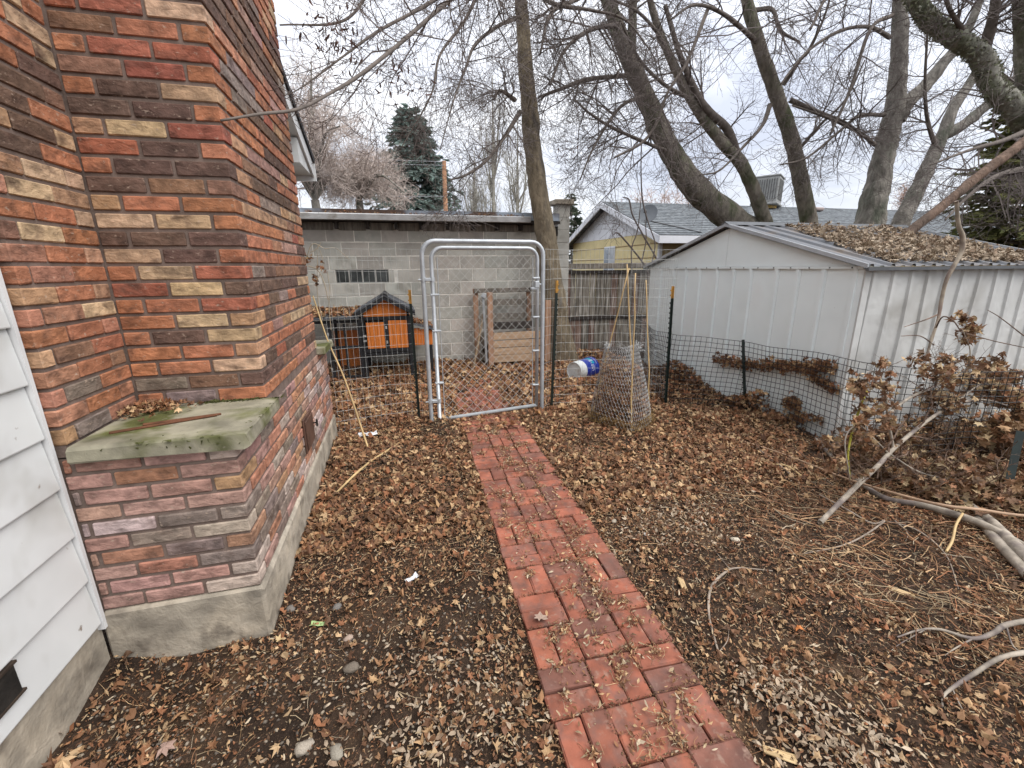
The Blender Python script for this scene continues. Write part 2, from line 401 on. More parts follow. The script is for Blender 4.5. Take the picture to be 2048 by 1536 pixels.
for r in range(nb_rows):                                                     # base
    z = BZ+BH*r+(BH-J)/2; full = r % 2 == 0
    wcode = ''.join(R.choice('PWWWGPKP') if r > 3 else R.choice('PKPGKTPW') for _ in range(4))
    lay('x', z, BH-J, XS+.004, XB, full, wcode, Y0, 1)
    y0_ = Y0 if not full else Y0+BD+J
    u = y0_; first = True
    while u < Y3-.03:
        L_ = BD if (not full and False) else BW
        L_ = min(L_, Y3-u)
        far = u > 3.2
        bricks.append((round(L_, 3), BH-J, 'y', (XB-BD/2+R.gauss(0, .0012), u+L_/2, z), colour(R.choice('PPWKPKG') if far else R.choice('PPWKGGKT'))))
        u += L_+J; first = False
for r in range(37):                                                          # upper stack
    z = UZ+UH*r+(UH-J)/2; full = r % 2 == 0; row = FRONT[22-r][::-1] if r < 23 else None
    lay('x', z, UH-J, XA+.004, XB, full, row, Y1, 1)
    u = Y1 if not full else Y1+BD+J; bk = R.random() < .25; head = row[0] if (row and not full) else None
    while u < Y2-.03:
        L_ = min(BW, Y2-u); last = u+BW > Y2-.02
        code = R.choice('OOKKRDBCTTGP') if not bk else R.choice('DDGBO')
        if head: code = head; head = None
        elif R.random() < .35 and bricks and bricks[-1][2] == 'y': code = None
        col_ = colour(code) if code else tuple(np.clip(np.array(bricks[-1][4])*R.uniform(.93, 1.07), 0, .8))
        bricks.append((round(L_, 3), UH-J, 'y', (XB-BD/2+R.gauss(0, .0012), u+L_/2, z), col_)); u += L_+J
    lrow = LEFT[22-r] if r < 23 else R.choice(['OC', 'DB', 'KO'])            # flank of the part that stands against the house
    o_ = BW if full else BD
    u = Y1-.004; k = 0; first = True
    while u > Y0+.03:
        L_ = min(BW*.93 if not (first and not full) else BD, u-Y0)
        if u-L_-Y0 < .05: L_ = u-Y0
        bricks.append((round(L_, 3), UH-J, 'y', (XA-BD/2+R.gauss(0, .0012), u-L_/2, z), colour(lrow[::-1][k % 2] if k < 2 else R.choice('OBKT')))); u -= L_+J; k += 1; first = False
# far ledge end of the base seen edge-on, and the back return of the stack are hidden; bricks that show largest become parts
def score(b):
    p = np.array(b[3]); d = depth_of(p); v = p-CAMP; v = v/np.linalg.norm(v)
    n = np.array([0, -1, 0]) if b[2] == 'x' else np.array([1, 0, 0])
    px = 1024+FPX*((p-CAMP) @ _r)/d; py = 768+FPX*((p-CAMP) @ _d)/d
    vis = -20 < px < 2068 and -20 < py < 1556
    return (b[0]*b[1]*abs(v @ n)/d**2) if vis else 0
bricks.sort(key=score, reverse=True)
_bm = {}
def brick_mesh(L_, h):
    L_ = round(L_*50)/50 if abs(L_-BW) > .004 and abs(L_-BD) > .004 else (BW if abs(L_-BW) <= .004 else BD)
    k = (L_, round(h, 4)); 
    if k not in _bm:
        _bm[k] = []
        for q in range(5 if L_ in (BW, BD) else 2):
            V, F = cbox_geo(L_, BD, h, .004, .0006); me = MB().add(V, F).mesh('brick'); me.materials.append(m_brick); _bm[k].append(me)
    return R.choice(_bm[k])
for b in bricks[:300]:
    o = put('brick', brick_mesh(b[0], b[1]), chim)
    o.location = Vector(b[3])-chim.location
    o.rotation_euler = (R.gauss(0, .004), R.gauss(0, .004), (math.pi/2 if b[2] == 'y' else 0)+R.choice((0, math.pi))+R.gauss(0, .004)); o.color = (*b[4], 1)
rest = MB()
for b in bricks[300:]:
    V, F = cbox_geo(b[0], BD, b[1], .004, .0006)
    if b[2] == 'y': V = V[:, [1, 0, 2]]
    rest.add(V+np.array(b[3]), F, b[4])
tag(CH('brickwork', rest, m_brickc), 'remaining far bricks of the chimney flank', kind='stuff')
def slab(name, x0, x1, y0, y1, z0, z1):
    mb = MB(); n = 14; m_ = 10
    V, F = cbox_geo(x1-x0, y1-y0, z1-z0, .008, .003); mb.add(V+np.array([(x0+x1)/2, (y0+y1)/2, (z0+z1)/2]), F); return CH(name, mb, m_slab)
slab('concrete_ledge', XA+.002, XB+.058, Y0-.035, Y1+.01, .872, .934)['label'] = 'mossy concrete ledge on the near shoulder of the chimney'
slab('concrete_ledge', XA+.002, XB+.058, Y2-.01, Y3+.04, .872, .932)['label'] = 'bare concrete ledge on the far shoulder of the chimney'
dr = MB(); cbox(dr, (XB+.001, 2.93, .365), (XB+.012, 3.20, .60), .003); dr = CH('cleanout_door_frame', dr, m_iron)
mb = MB(); cbox(mb, (XB+.0125, 2.95, .385), (XB+.021, 3.18, .58), .003); _rel(mb.build('cleanout_door', m_iron), dr)
mb = MB(); rod(mb, (XB+.02, 3.17, .50), (XB+.045, 3.17, .50), .005); cbox(mb, (XB+.04, 3.155, .475), (XB+.05, 3.185, .525), .002); _rel(mb.build('latch', m_black), dr)
# moss and a clump of litter on the ledge
m_moss = mat('moss', (.075, .078, .024), .95, var=.6, vs=50, bump=[(90, 1, .01)])
mb = MB()
for k in range(420):
    x = XA+.25+abs(R.gauss(0, .13)) if R.random() < .5 else R.uniform(XA+.30, XB-.02); y = Y1-abs(R.gauss(0, .012)); s = R.uniform(.003, .009)
    V = RN.normal(0, 1, (4, 3))*s; V[:, 2] = np.abs(V[:, 2])*.8; mb.add(V+[x, y-.002, .933], np.array([[0, 1, 2], [0, 1, 3], [1, 2, 3], [0, 2, 3]]))
for k in range(60):      # moss creeping over the front and right edges of the ledge
    t = R.random(); front = R.random() < .62
    if front: x, y, z = R.gauss(-.86, .13), Y0-.034+abs(R.gauss(0, .03)), .9345
    else: x, y, z = XB+.056-abs(R.gauss(0, .02)), R.uniform(Y0, Y1-.05), .9345
    if front and R.random() < .45: y = Y0-.0365; z = .934-abs(R.gauss(0, .022))
    if not (XA+.03 < x < XB+.055): continue
    s = R.uniform(.003, .0085); V = RN.normal(0, 1, (4, 3))*s*[1, 1, .35] if z > .934 else RN.normal(0, 1, (4, 3))*s*[1, .3, 1]
    mb.add(V+[x, y, z], np.array([[0, 1, 2], [0, 1, 3], [1, 2, 3], [0, 2, 3]]))
tag(_rel(mb.build('moss', m_moss), chim), kind='stuff')

# ------------------------------------------------------------------ concrete block garage across the back
YG = 7.25
m_block = mat('concrete_block', src='obj', rough=.95, var=.16, vs=4, objrand=True, bump=[(60, .6, .006), (160, .5, .002)], fleck=(9, .60, .74, (.55, .52, .46)), col2=(.36, .34, .29), c2s=3.3, c2lo=.56, c2hi=.72)
m_joint = mat('block_mortar', (.74, .70, .62), .95, var=.2, vs=8, bump=(60, .5, .004))
m_wood_old = mat('weathered_wood', (.19, .165, .135), .9, var=.45, vs=5, vstretch=(5, 5, .8), bump=[(30, .6, .004)])
m_flash = mat('roof_flashing', (.33, .37, .42), .45, var=.2, vs=4, col2=(.10, .062, .045), c2s=1.5, c2lo=.46, c2hi=.54, metal=.3, spec=.5, bump=(25, .2, .004))
m_gut = mat('gutter_paint', (.56, .555, .54), .5, var=.15, vs=6, col2=(.34, .31, .27), c2s=5, c2lo=.58, c2hi=.75, bump=(25, .15, .003))
m_dark_wood = mat('tarred_wood', (.045, .037, .032), .85, var=.5, vs=10, bump=(40, .4, .004))
garage = thing('block_garage', 'long grey concrete block garage with white gutter along the back of the yard', 'garage', (.7, YG, 0))
GA = lambda n, mb, m, par=None: _rel(mb.build(n, m), par or garage)
mb = MB(); _h = .0035
for (a, b_, c, d) in ((-3.2, 2.84, -.3, 1.334), (-3.2, 2.84, 1.536, 2.20), (-3.2, -.903, 1.3345, 1.5355), (-.122, 2.84, 1.3345, 1.5355)): box(mb, (a, YG+_h, c), (b_, YG+.3, d))
GA('mortar', mb, m_joint)
blk = []
for k in range(5):
    V, F = cbox_geo(.385, .12, .187, .004, .0006); me = MB().add(V, F).mesh('block'); me.materials.append(m_block); blk.append(me)
hb = []
for k in range(2):
    V, F = cbox_geo(.192, .12, .193, .004, .0012); me = MB().add(V, F).mesh('block'); me.materials.append(m_block); hb.append(me)
for r in range(-1, 11):
    z = -.065+.2*r+.1+.0; z = .035+.2*(r-0)
    off = .801+.393/2 if r % 2 == 1 else .602+.393/2
    for k in range(-10, 6):
        x = off+k*.3945
        if x < -3.0 or x > 2.63: continue
        if abs(z-1.435) < .05 and -.98 < x < -.05: continue
        if z > 2.2: continue
        o = put('block', R.choice(blk), garage); o.location = Vector((x, YG+.06+R.gauss(0, .0015), z))-garage.location
        q = R.uniform(.82, 1.1); w = R.uniform(.96, 1.04); o.color = (.50*q, .47*q*w, .41*q*w, 1)
# block-high louvre window of four panes
m_pane = mat('dark_glass', (.06, .065, .062), .25, var=.5, vs=6, spec=.5, bump=(30, .2, .002))
m_pale = mat('pale_frame', (.42, .40, .36), .7, var=.2, vs=8)
wx0, wx1, wz0, wz1 = -.90, -.125, 1.337, 1.533
mb = MB(); box(mb, (wx0-.06, YG+.03, wz0-.004), (wx1+.06, YG+.05, wz1+.004)); win = GA('window', mb, m_pale); win['label'] = 'narrow dark window of four panes in the block wall'
for k in range(4):
    a = wx0+(wx1-wx0)*k/4; b_ = wx0+(wx1-wx0)*(k+1)/4
    mb = MB(); box(mb, (a+.012, YG+.018, wz0+.012), (b_-.012, YG+.028, wz1-.008)); GA('pane', mb, m_pane, win)
for k in range(1, 4):
    a = wx0+(wx1-wx0)*k/4; mb = MB(); box(mb, (a-.010, YG+.004, wz0), (a+.010, YG+.032, wz1)); GA('mullion', mb, m_pale, win)
for sx in ((-1.10, wx0-.008), (wx1+.008, -.04)):
    mb = MB(); cbox(mb, (sx[0], YG+.002, wz0), (sx[1], YG+.06, wz1), .004); o = GA('block', mb, m_block); o.color = (.47, .445, .385, 1)
# blocking boards between the joists, then gutter and flashing
xs = [-3.0, -2.2, -1.36, -.80, -.36, .05, .42, .83, 1.22, 1.62, 2.0, 2.45]
for a, b_ in zip(xs[:-1], xs[1:]):
    mb = MB(); cbox(mb, (a+.02, YG-.012, 2.105+R.uniform(-.006, .006)), (b_-.03-R.uniform(0, .03), YG+.012, 2.215), .003, jit=.002); GA('blocking_board', mb, m_wood_old)
    mb = MB(); box(mb, (b_-.035, YG-.10, 2.12), (b_+.015, YG+.02, 2.218)); GA('joist_end', mb, m_dark_wood)
mb = MB(); box(mb, (-3.2, YG-.19, 2.222), (2.62, YG+3.5, 2.262)); rf = GA('roof_deck', mb, m_dark_wood)
mb = MB(); box(mb, (-3.2, YG-.20, 2.264), (2.60, YG-.185, 2.372)); box(mb, (-3.2, YG-.2, 2.373), (2.60, YG+3.5, 2.378)); GA('roof_flashing', mb, m_flash)
for (a, b_) in ((-3.2, -1.0), (-.995, 2.09)):
    mb = MB(); t = -.006*(1 if a < -2 else 0)
    prism(mb, [(YG-.29, 2.235), (YG-.21, 2.235), (YG-.21, 2.305), (YG-.205, 2.305), (YG-.205, 2.228), (YG-.296, 2.228), (YG-.312, 2.30), (YG-.302, 2.312), (YG-.297, 2.30)], 0, a, b_)
    GA('gutter', mb, m_gut)
mb = MB(); cbox(mb, (2.50, YG-.02, 2.10), (2.62, YG+.02, 2.30), .004); GA('corner_board', mb, m_dark_wood)
pm_ = MB()
for r in range(13):
    mb = MB(); z0 = -.06+.2*r; cbox(mb, (2.63, YG-.03, z0+.004), (2.845, YG+.2, z0+.196), .004, jit=.001); o = GA('pier_block', mb, m_block); q = R.uniform(.85, 1.05); o.color = (.48*q, .455*q, .40*q, 1)
mb = MB(); cbox(mb, (2.645, YG-.015, -.05), (2.835, YG+.19, 2.53), .002); GA('pier_mortar', mb, m_joint)
mb = MB(); cbox(mb, (2.56, YG-.09, 2.535), (2.90, YG+.26, 2.615), .012, jit=.003); GA('pier_cap', mb, m_conc)
m_lamp = mat('lamp_plastic', (.6, .6, .6), .5, var=.05)
mb = MB(); cbox(mb, (2.545, YG-.1, 2.19), (2.625, YG-.03, 2.27), .006); lp = GA('wall_lamp', mb, m_lamp); mb = MB(); cbox(mb, (2.55, YG-.095, 2.04), (2.62, YG-.035, 2.188), .01); GA('lamp_shade', mb, m_black, lp)
# litter lying on the flat roof edge
def rel_to(t): return lambda n, mb, m, par=None, smooth=False: _rel(mb.build(n, m, smooth=smooth), par or t)
# ------------------------------------------------------------------ metal garden shed
SX0, SX1, SY0, SY1, SZE, SZP = 3.614, 6.10, 2.772, 5.935, 1.535, 1.965
SYM = (SY0+SY1)/2
m_shed = mat('shed_paint_lit', (.80, .85, .835), .5, var=.06, vs=1.6, bump=[(2.2, .25, .03), (40, .08, .001)], spec=.35, col2=(.74, .755, .735), c2s=1.6, c2lo=.5, c2hi=.75, fleck=(60, .74, .8, (.3, .27, .22)))  # gable copy of the paint, lightened: the brighter light there is in its colour
m_shed_shaded = mat('shed_paint_shaded', (.55, .55, .525), .5, var=.08, vs=1.6, bump=[(2.5, .5, .05), (40, .08, .001)], spec=.35, col2=(.37, .36, .33), c2s=2.2, c2lo=.5, c2hi=.75)  # same paint darkened: the side wall's duller light is put into its colour
m_shed_roof = mat('shed_roof_metal', (.19, .195, .205), .5, var=.2, vs=3, metal=.25, col2=(.17, .14, .115), c2s=3, c2lo=.5, c2hi=.7, bump=(20, .2, .003))
m_rake = mat('pale_rake_metal', (.40, .41, .42), .45, var=.15, vs=5, metal=.2)
m_edge = mat('grey_metal_trim', (.115, .12, .125), .5, var=.15, vs=6, metal=.2)
shed = thing('garden_shed', 'pale grey sheet metal garden shed with leaf covered low gable roof', 'shed', (SX0, SYM, 0))
SH = rel_to(shed)
def rib_profile(w, rib=.03, hgt=.012):
    return [0, .004, .004+rib*.3, .004+rib*.7, .004+rib, w]
def panel(axis, fix, u0, u1, z0, z1, out, m, dent=0.0):
    """one sheet panel of a wall with a raised standing rib at its start, folded from thin sheet, with depth"""
    us = np.array([u0, u0+.006, u0+.016, u0+.046, u0+.056, 0, u1-.0008]); us[5] = (u0+u1)/2
    hs = np.array([0, 0, .018, .018, 0, 0, 0]); zz = np.linspace(z0, z1, 14); V = []
    for z in zz:
        for u, h in zip(us, hs):
            d = h+dent*math.sin(u*5.3+z*1.9)*math.sin(z*2.2+.6*u)*.5
            V.append([fix+out*d, u, z] if axis == 0 else [u, fix+out*d, z])
    V = np.array(V); n = len(us); k = len(zz)
    back = V.copy(); back[:, axis if axis == 0 else 1] -= out*.002
    ii = np.arange(n*k).reshape(k, n); q = np.stack([ii[:-1, :-1], ii[:-1, 1:], ii[1:, 1:], ii[1:, :-1]], -1).reshape(-1, 4)
    mb = MB(); mb.add(V, q); SH('wall_panel', mb, m)
gy_ = [2.81, 3.10, 3.36, 3.60, 3.93, 4.18, 4.45, 4.76, 5.03, 5.30, 5.60, 5.915]
for a, b_ in zip(gy_[:-1], gy_[1:]): panel(0, SX0, a, b_, -.05, SZE-.02, -1, m_shed, .006)
gx_ = list(np.linspace(SX0+.05, SX1-.04, 13))
for a, b_ in zip(gx_[:-1], gx_[1:]): panel(1, SY0, a, b_, -.05, SZE-.03, -1, m_shed_shaded, .03)
mb = MB(); box(mb, (SX0+.02, SY0+.04, -.1), (SX1-.02, SY1-.02, SZE-.03)); SH('inner_frame', mb, m_edge)
for (y0, y1, n_) in ((SY0+.01, SYM-.002, 'gable_panel'), (SYM+.002, SY1-.01, 'gable_panel')):
    mb = MB(); zz = lambda y: SZE+(SZP-SZE)*(1-abs(y-SYM)/(SYM-SY0))-.018
    prism(mb, [(y0, SZE+.002), (y1, SZE+.002), (y1, zz(y1)), (y0, zz(y0))], 0, SX0-.008, SX0+.004); SH(n_, mb, m_shed)
mb = MB(); box(mb, (SX0-.020, SY0+.01, SZE-.022), (SX0+.002, SY1-.01, SZE)); SH('gable_rail', mb, m_shed)
for (x0, x1, y0, y1) in ((SX0-.012, SX0+.05, SY0-.012, SY0+.004), (SX0-.012, SX0+.003, SY0+.005, SY0+.05)):
    mb = MB(); box(mb, (x0, y0, -.05), (x1, y1, SZE-.024)); SH('corner_trim', mb, m_shed_shaded if x1 > SX0+.01 else m_shed)  # near-facing strip takes the darkened paint to offset the sun on it
mb = MB()
for k, y in enumerate(np.linspace(SY0+.1, SY1-.1, 16)): rod(mb, (SX0-.026, y, SZE-.012), (SX0-.006, y, SZE-.012), .006, 6)
tag(SH('screw_heads', mb, m_edge), kind='stuff')
sl = (SZP-SZE)/(SYM-SY0)
rn = 12
for side in (-1, 1):
    ye = SY0-.06 if side < 0 else SY1+.06
    for k in range(rn):
        a = SX0-.06+(SX1-SX0+.12)*k/rn; b_ = SX0-.06+(SX1-SX0+.12)*(k+1)/rn
        us = [a, a+.008, a+.018, a+.046, a+.056, a+.11, a+.12, a+.15, a+.16, b_-.0008]; hs = [0, 0, .02, .02, 0, 0, .008, .008, 0, 0]
        V = []
        for y in (SYM-.001*side*-1, (SYM+ye)/2, ye):
            zc = SZP+.012-abs(y-SYM)*sl
            for u, h in zip(us, hs): V.append([u, y, zc+h])
        n = len(us); ii = np.arange(3*n).reshape(3, n); q = np.stack([ii[:-1, :-1], ii[:-1, 1:], ii[1:, 1:], ii[1:, :-1]], -1).reshape(-1, 4)
        SH('roof_panel', MB().add(V, q), m_shed_roof)
    mb = MB(); zc = SZP-abs(ye-SYM)*sl
    box(mb, (SX0-.07, ye-.012, zc-.018), (SX1+.07, ye+.012, zc+.008)); SH('eave_trim', mb, m_edge)
    for xx in (SX0-.075, SX1+.055):
        mb = MB(); y_ = SYM; V = []
        for y in (SYM, ye):
            zc = SZP+.034-abs(y-SYM)*sl
            for x in (xx, xx+.018): V += [[x, y, zc-.034], [x, y, zc]]
        mb.add(V, [[0, 1, 3, 2], [4, 6, 7, 5], [0, 2, 6, 4], [1, 5, 7, 3], [2, 3, 7, 6], [0, 4, 5, 1]]); SH('rake_trim', mb, m_rake)
mb = MB(); prism(mb, [(SYM-.07, SZP+.012), (SYM, SZP+.04), (SYM+.07, SZP+.012), (SYM, SZP+.052)], 0, SX0-.08, SX1+.08); SH('ridge_cap', mb, m_edge)

# ------------------------------------------------------------------ chain link gate in its tube frame
m_galv = mat('galvanised_tube', (.46, .485, .50), .45, var=.15, vs=9, metal=.35, spec=.5, bump=(60, .08, .001))
m_wire = mat('galvanised_wire', (.50, .50, .47), .5, var=0, vs=20, metal=.15, spec=.5)
m_wire_dk = mat('welded_wire', (.46, .47, .45), .5, var=.25, vs=20, metal=.15, spec=.4)
GL, GR, GY0 = np.array([.238, 4.336]), np.array([1.47, 4.45]), 0
def gpt(u, z, off=0.0):                # along the gate opening, u in metres from the left post
    d = (GR-GL)/np.linalg.norm(GR-GL); n = np.array([d[1], -d[0]]); p = GL+d*u+n*off; return np.array([p[0], p[1], z])
GWID = float(np.linalg.norm(GR-GL))
fr = thing('gate_frame', 'galvanised tube arch with rounded corners framing the garden gate', 'gate frame', (*gpt(GWID/2, 0)[:2], 0))
def arch(u0, u1, zt, rc, r, closed, off=0.0, zb=-.06):
    pts = [(u0, zb), (u0, zt-rc)]
    pts += [(u0+rc-rc*math.cos(a), zt-rc+rc*math.sin(a)) for a in np.linspace(0, math.pi/2, 7)[1:]]
    pts += [(u1-rc+rc*math.sin(a), zt-rc+rc*math.cos(a)) for a in np.linspace(0, math.pi/2, 7)]
    pts += [(u1, zb)]
    return np.array([gpt(u, z, off) for u, z in pts])
P = arch(0, GWID, 1.795, .13, .021, False)
mb = MB(); tubes(mb, P, np.full(len(P), .0215), 12); rel_to(fr)('arch_tube', mb, m_galv, smooth=True)
gate = thing('garden_gate', 'closed chain link garden gate at the end of the brick path', 'gate', (*gpt(GWID/2, 0)[:2], 0))
GT = rel_to(gate)
ul, ur, zt, zb = .085, GWID-.065, 1.735, .03
P = arch(ul, ur, zt, .11, .02, False, .004, zb-.03); mb = MB(); tubes(mb, P, np.full(len(P), .019), 12, cap=True); GT('frame_tube', mb, m_galv, smooth=True)
mb = MB(); rod(mb, gpt(ul, zb, .004), gpt(ur, zb+.03, .004), .019, 12); GT('bottom_rail', mb, m_galv, smooth=True)
# chain link diamonds
mb = MB(); uA, uB, zA, zB = ul+.055, ur-.05, zb+.01, zt-.03; s = .0895; lines = []
for sgn in (1, -1):
    k = -40
    while k < 60:
        c0 = k*s; seg = []
        for u in (uA, uB):
            pass
        # line z = sgn*(u-uA)*1.0 + c0 + zA
        pts = []
        for u in np.linspace(uA, uB, 60):
            z = zA+sgn*(u-uA)*1.02+c0
            if zA <= z <= zB: pts.append((u, z))
        if len(pts) > 2:
            a, b_ = pts[0], pts[-1]
            n = 9; L_ = [gpt(a[0]+(b_[0]-a[0])*t, a[1]+(b_[1]-a[1])*t, .004+sgn*.0022+.0012*math.sin(t*40)) for t in np.linspace(0, 1, n)]
            lines.append(L_)
        k += 1
tubes(mb, np.array(lines), np.full((len(lines), 9), .0016), 5); tag(GT('chain_link_mesh', mb, m_wire), kind='stuff')
for u in (uA, uB):
    mb = MB(); rod(mb, gpt(u, zA, .004), gpt(u, zB-.06, .004), .0045, 6); GT('tension_bar', mb, m_galv)
mb = MB()
for u in np.linspace(uA+.08, uB-.05, 5): 
    P = np.array([gpt(u, zt+.022, .004), gpt(u+.01, zt, -.018), gpt(u+.015, zt-.05, .0)]); tubes(mb, P, np.full(3, .0025), 5)
tag(GT('tie_wires', mb, m_wire), kind='stuff')
for u0, u1, z in ((ul, uA, .42), (ul, uA, .95), (ur, uB, .30), (ur, uB, .68), (ur, uB, 1.04), (ur, uB, 1.44), (ul, uA, 1.30)):
    mb = MB(); a = gpt(u0-(.022 if u0 < u1 else -.022), z, -.02); b_ = gpt(u1, z, .022)
    c = (a+b_)/2; cbox(mb, c-[abs(a[0]-b_[0])/2+.003, .026, .009], c+[abs(a[0]-b_[0])/2+.003, .026, .009], .004); GT('tension_band', mb, m_galv)
for z in (.235, 1.445):
    mb = MB(); rod(mb, gpt(0, z-.02, 0), gpt(0, z+.02, 0), .027, 12); rod(mb, gpt(ul, z-.02, .004), gpt(ul, z+.02, .004), .025, 12)
    a = gpt(.01, z, .03); cbox(mb, gpt(.02, z, 0)-[.006, .03, .014], gpt(.066, z, 0)+[.004, .02, .014], .003); rod(mb, gpt(-.05, z, .012), gpt(.03, z, .012), .006, 8); GT('hinge', mb, m_galv)
lz = 1.375
mb = MB(); cbox(mb, gpt(ur, lz, 0)-[.03, .03, .035], gpt(ur, lz, 0)+[.018, .03, .035], .006); cbox(mb, gpt(ur-.04, lz-.04, 0)-[.03, .02, .012], gpt(ur-.03, lz-.04, 0)+[.03, .02, .012], .004); rod(mb, gpt(ur, lz+.005, .0), gpt(GWID-.005, lz, 0), .008, 8); GT('latch', mb, m_galv)

# ------------------------------------------------------------------ welded wire fence left and right of the gate
def wire_fence(name, label, pts, z1, sag, zb=.02, dx=.0515, dz=.1, r=.0011):
    P = np.array(pts, float); seg = np.linalg.norm(np.diff(P, axis=0), axis=1); L_ = np.concatenate([[0], np.cumsum(seg)])
    def pos(u): return np.array([np.interp(u, L_, P[:, 0]), np.interp(u, L_, P[:, 1])])
    t = thing(name, label, 'fence', (*pos(L_[-1]/2), 0)); mb = MB(); tot = L_[-1]
    nu = max(8, int(tot/.12)); us = np.linspace(0, tot, nu)
    def zz(u, z): return z+sag*math.sin(3.1*u+.7)*.5+.004*math.sin(9*u+z*8)
    def yy(u, z): return .006*math.sin(5*u+3*z)
    lines = []; zr = [zb+dz*k for k in range(int((z1-zb)/dz)+1)]
    for z in zr: lines.append([[*(pos(u)+[0, yy(u, z)]), zz(u, z)] for u in us])
    tubes(mb, np.array(lines), np.full((len(lines), nu), r*1.1), 4)
    lines = []; 
    for u in np.arange(.01, tot, dx): lines.append([[*(pos(u+.004*math.sin(z*6+u*9))+[0, yy(u, z)]), zz(u, z)] for z in np.linspace(zr[0], zr[-1], 6)])
    tubes(mb, np.array(lines), np.full((len(lines), 6), r), 4)
    tag(rel_to(t)('wire_mesh', mb, m_wire_dk), kind='stuff'); return t
wire_fence('wire_fence', 'welded wire fence between the chimney and the gate', [(-.66, 4.26), (-.2, 4.38), (.125, 4.42), (.238, 4.355)], 1.72, .012)
wire_fence('wire_fence', 'welded wire fence between the gate and the grey shed', [(1.49, 4.46), (1.62, 4.56), (2.3, 4.50), (2.93, 4.33), (3.02, 4.36)], 1.72, .012)
wire_fence('wire_fence', 'welded wire fence turning back beside the shed wall', [(2.98, 4.33), (3.05, 4.75), (3.22, 5.4), (3.4, 6.1)], 1.70, .014)

# ------------------------------------------------------------------ steel fence posts
m_post = mat('green_steel', (.012, .020, .016), .5, var=.3, vs=20, spec=.4)
m_tip = mat('yellow_tip', (.42, .22, .045), .6, var=.3, vs=20)
def t_post(label, base, top, tip=.13, w=.034, group=None):
    base = np.array(base, float); top = np.array(top, float); t = thing('fence_post', label, 'post', tuple(base), group)
    ax = (top-base); H = np.linalg.norm(ax); zq = Vector(ax).to_track_quat('Z', 'Y'); RM = np.array(zq.to_matrix())
    def part(n, z0, z1, m, g_=0.0):
        mb = MB(); e = g_
        for lo, hi in (((-w/2-e, -.003-e), (w/2+e, .003+e)), ((-.003-e, -.022-e), (.003+e, -.0031))):
            V = box_v((*lo, z0), (*hi, z1)) @ RM.T+base; mb.add(V, BOXF)
        for k in range(int((z1-z0)/.055)):
            zc = z0+.03+.055*k; V = box_v((-.006, -.031, zc-.008), (.006, -.0222, zc+.008)) @ RM.T+base; mb.add(V, BOXF)
        return rel_to(t)(n, mb, m)
    part('post_shaft', -.25, H-tip, m_post)
    if tip: part('painted_tip', H-tip+.001, H, m_tip)
    return t
t_post('dark steel post with yellow tip just left of the gate hinges', (.126, 4.37, 0), (.115, 4.37, 1.35))
t_post('dark steel post with yellow tip just right of the gate latch', (1.607, 4.53, 0), (1.648, 4.53, 1.41))
t_post('dark steel post with yellow tip standing before the shed', (2.947, 4.29, 0), (2.916, 4.29, 1.335))
t_post('black steel stake with yellow tip behind the orange coop', (.43, 6.95, 0), (.405, 6.95, 1.33), .2, .03)
t_post('short dark stake against the grey shed wall holding plastic mesh', (3.50, 3.67, .02), (3.515, 3.85, .785), 0, .03)
t_post('short dark stake leaning in the brush pile', (3.70, 1.66, 0), (3.90, 1.78, .48), 0, .04)

# ------------------------------------------------------------------ black plastic mesh fence hung along the shed
m_plastic = mat('black_plastic', (.010, .011, .012), .45, var=.2, vs=20, spec=.4)
pf = thing('plastic_mesh_fence', 'low black plastic mesh fence strung along the shed wall', 'fence', (3.4, 3.2, 0))
FP = smooth_line([(3.45, 6.0, 0), (3.22, 5.2, 0), (2.96, 4.33, 0), (3.25, 4.03, 0), (3.49, 3.72, 0), (3.535, 3.2, 0), (3.51, 2.72, 0), (3.68, 2.45, 0), (4.05, 2.2, 0), (4.6, 2.0, 0)], 14)
fl = np.concatenate([[0], np.cumsum(np.linalg.norm(np.diff(FP, axis=0), axis=1))]); mb = MB()
def fp(u): return np.array([np.interp(u, fl, FP[:, k]) for k in range(2)])
us = np.arange(0, fl[-1], .052); zs_ = np.linspace(.03, .775, 15)
def fz(u, t): 
    p = fp(u); b_ = float(gh(p[0], p[1]))+.03; top = .80+.012*math.sin(u*4)-.02*abs(math.sin(u*1.9))
    return b_+(top-b_)*t
def fo(u, t): return .018*math.sin(u*3.3+t*4)*t+.014*math.sin(7*u)*t
H_ = [[[*(fp(u)-[fo(u, t), 0]), fz(u, t)+.002*math.sin(13*u)] for u in us] for t in np.linspace(0, 1, 15)]
tubes(mb, np.array(H_), np.full((15, len(us)), .0027), 4)
V_ = [[[*(fp(u+.012*math.sin(t*3+u*2))-[fo(u, t), 0]), fz(u, t)] for t in np.linspace(0, 1, 15)] for u in us]
tubes(mb, np.array(V_), np.full((len(us), 15), .0027), 4)
node = np.array([[H_[j][i] for i in range(len(us))] for j in range(15)]).reshape(-1, 3)
oc = np.array([[1, 0, 0], [0, 1, 0], [-1, 0, 0], [0, -1, 0], [0, 0, 1], [0, 0, -1]])*.0052
ofc = np.array([[0, 1, 4], [1, 2, 4], [2, 3, 4], [3, 0, 4], [1, 0, 5], [2, 1, 5], [3, 2, 5], [0, 3, 5]])
mb.add((node[:, None]+oc[None]).reshape(-1, 3), (np.arange(len(node))[:, None, None]*6+ofc[None]).reshape(-1, 3))
tag(rel_to(pf)('plastic_mesh', mb, m_plastic), kind='stuff')

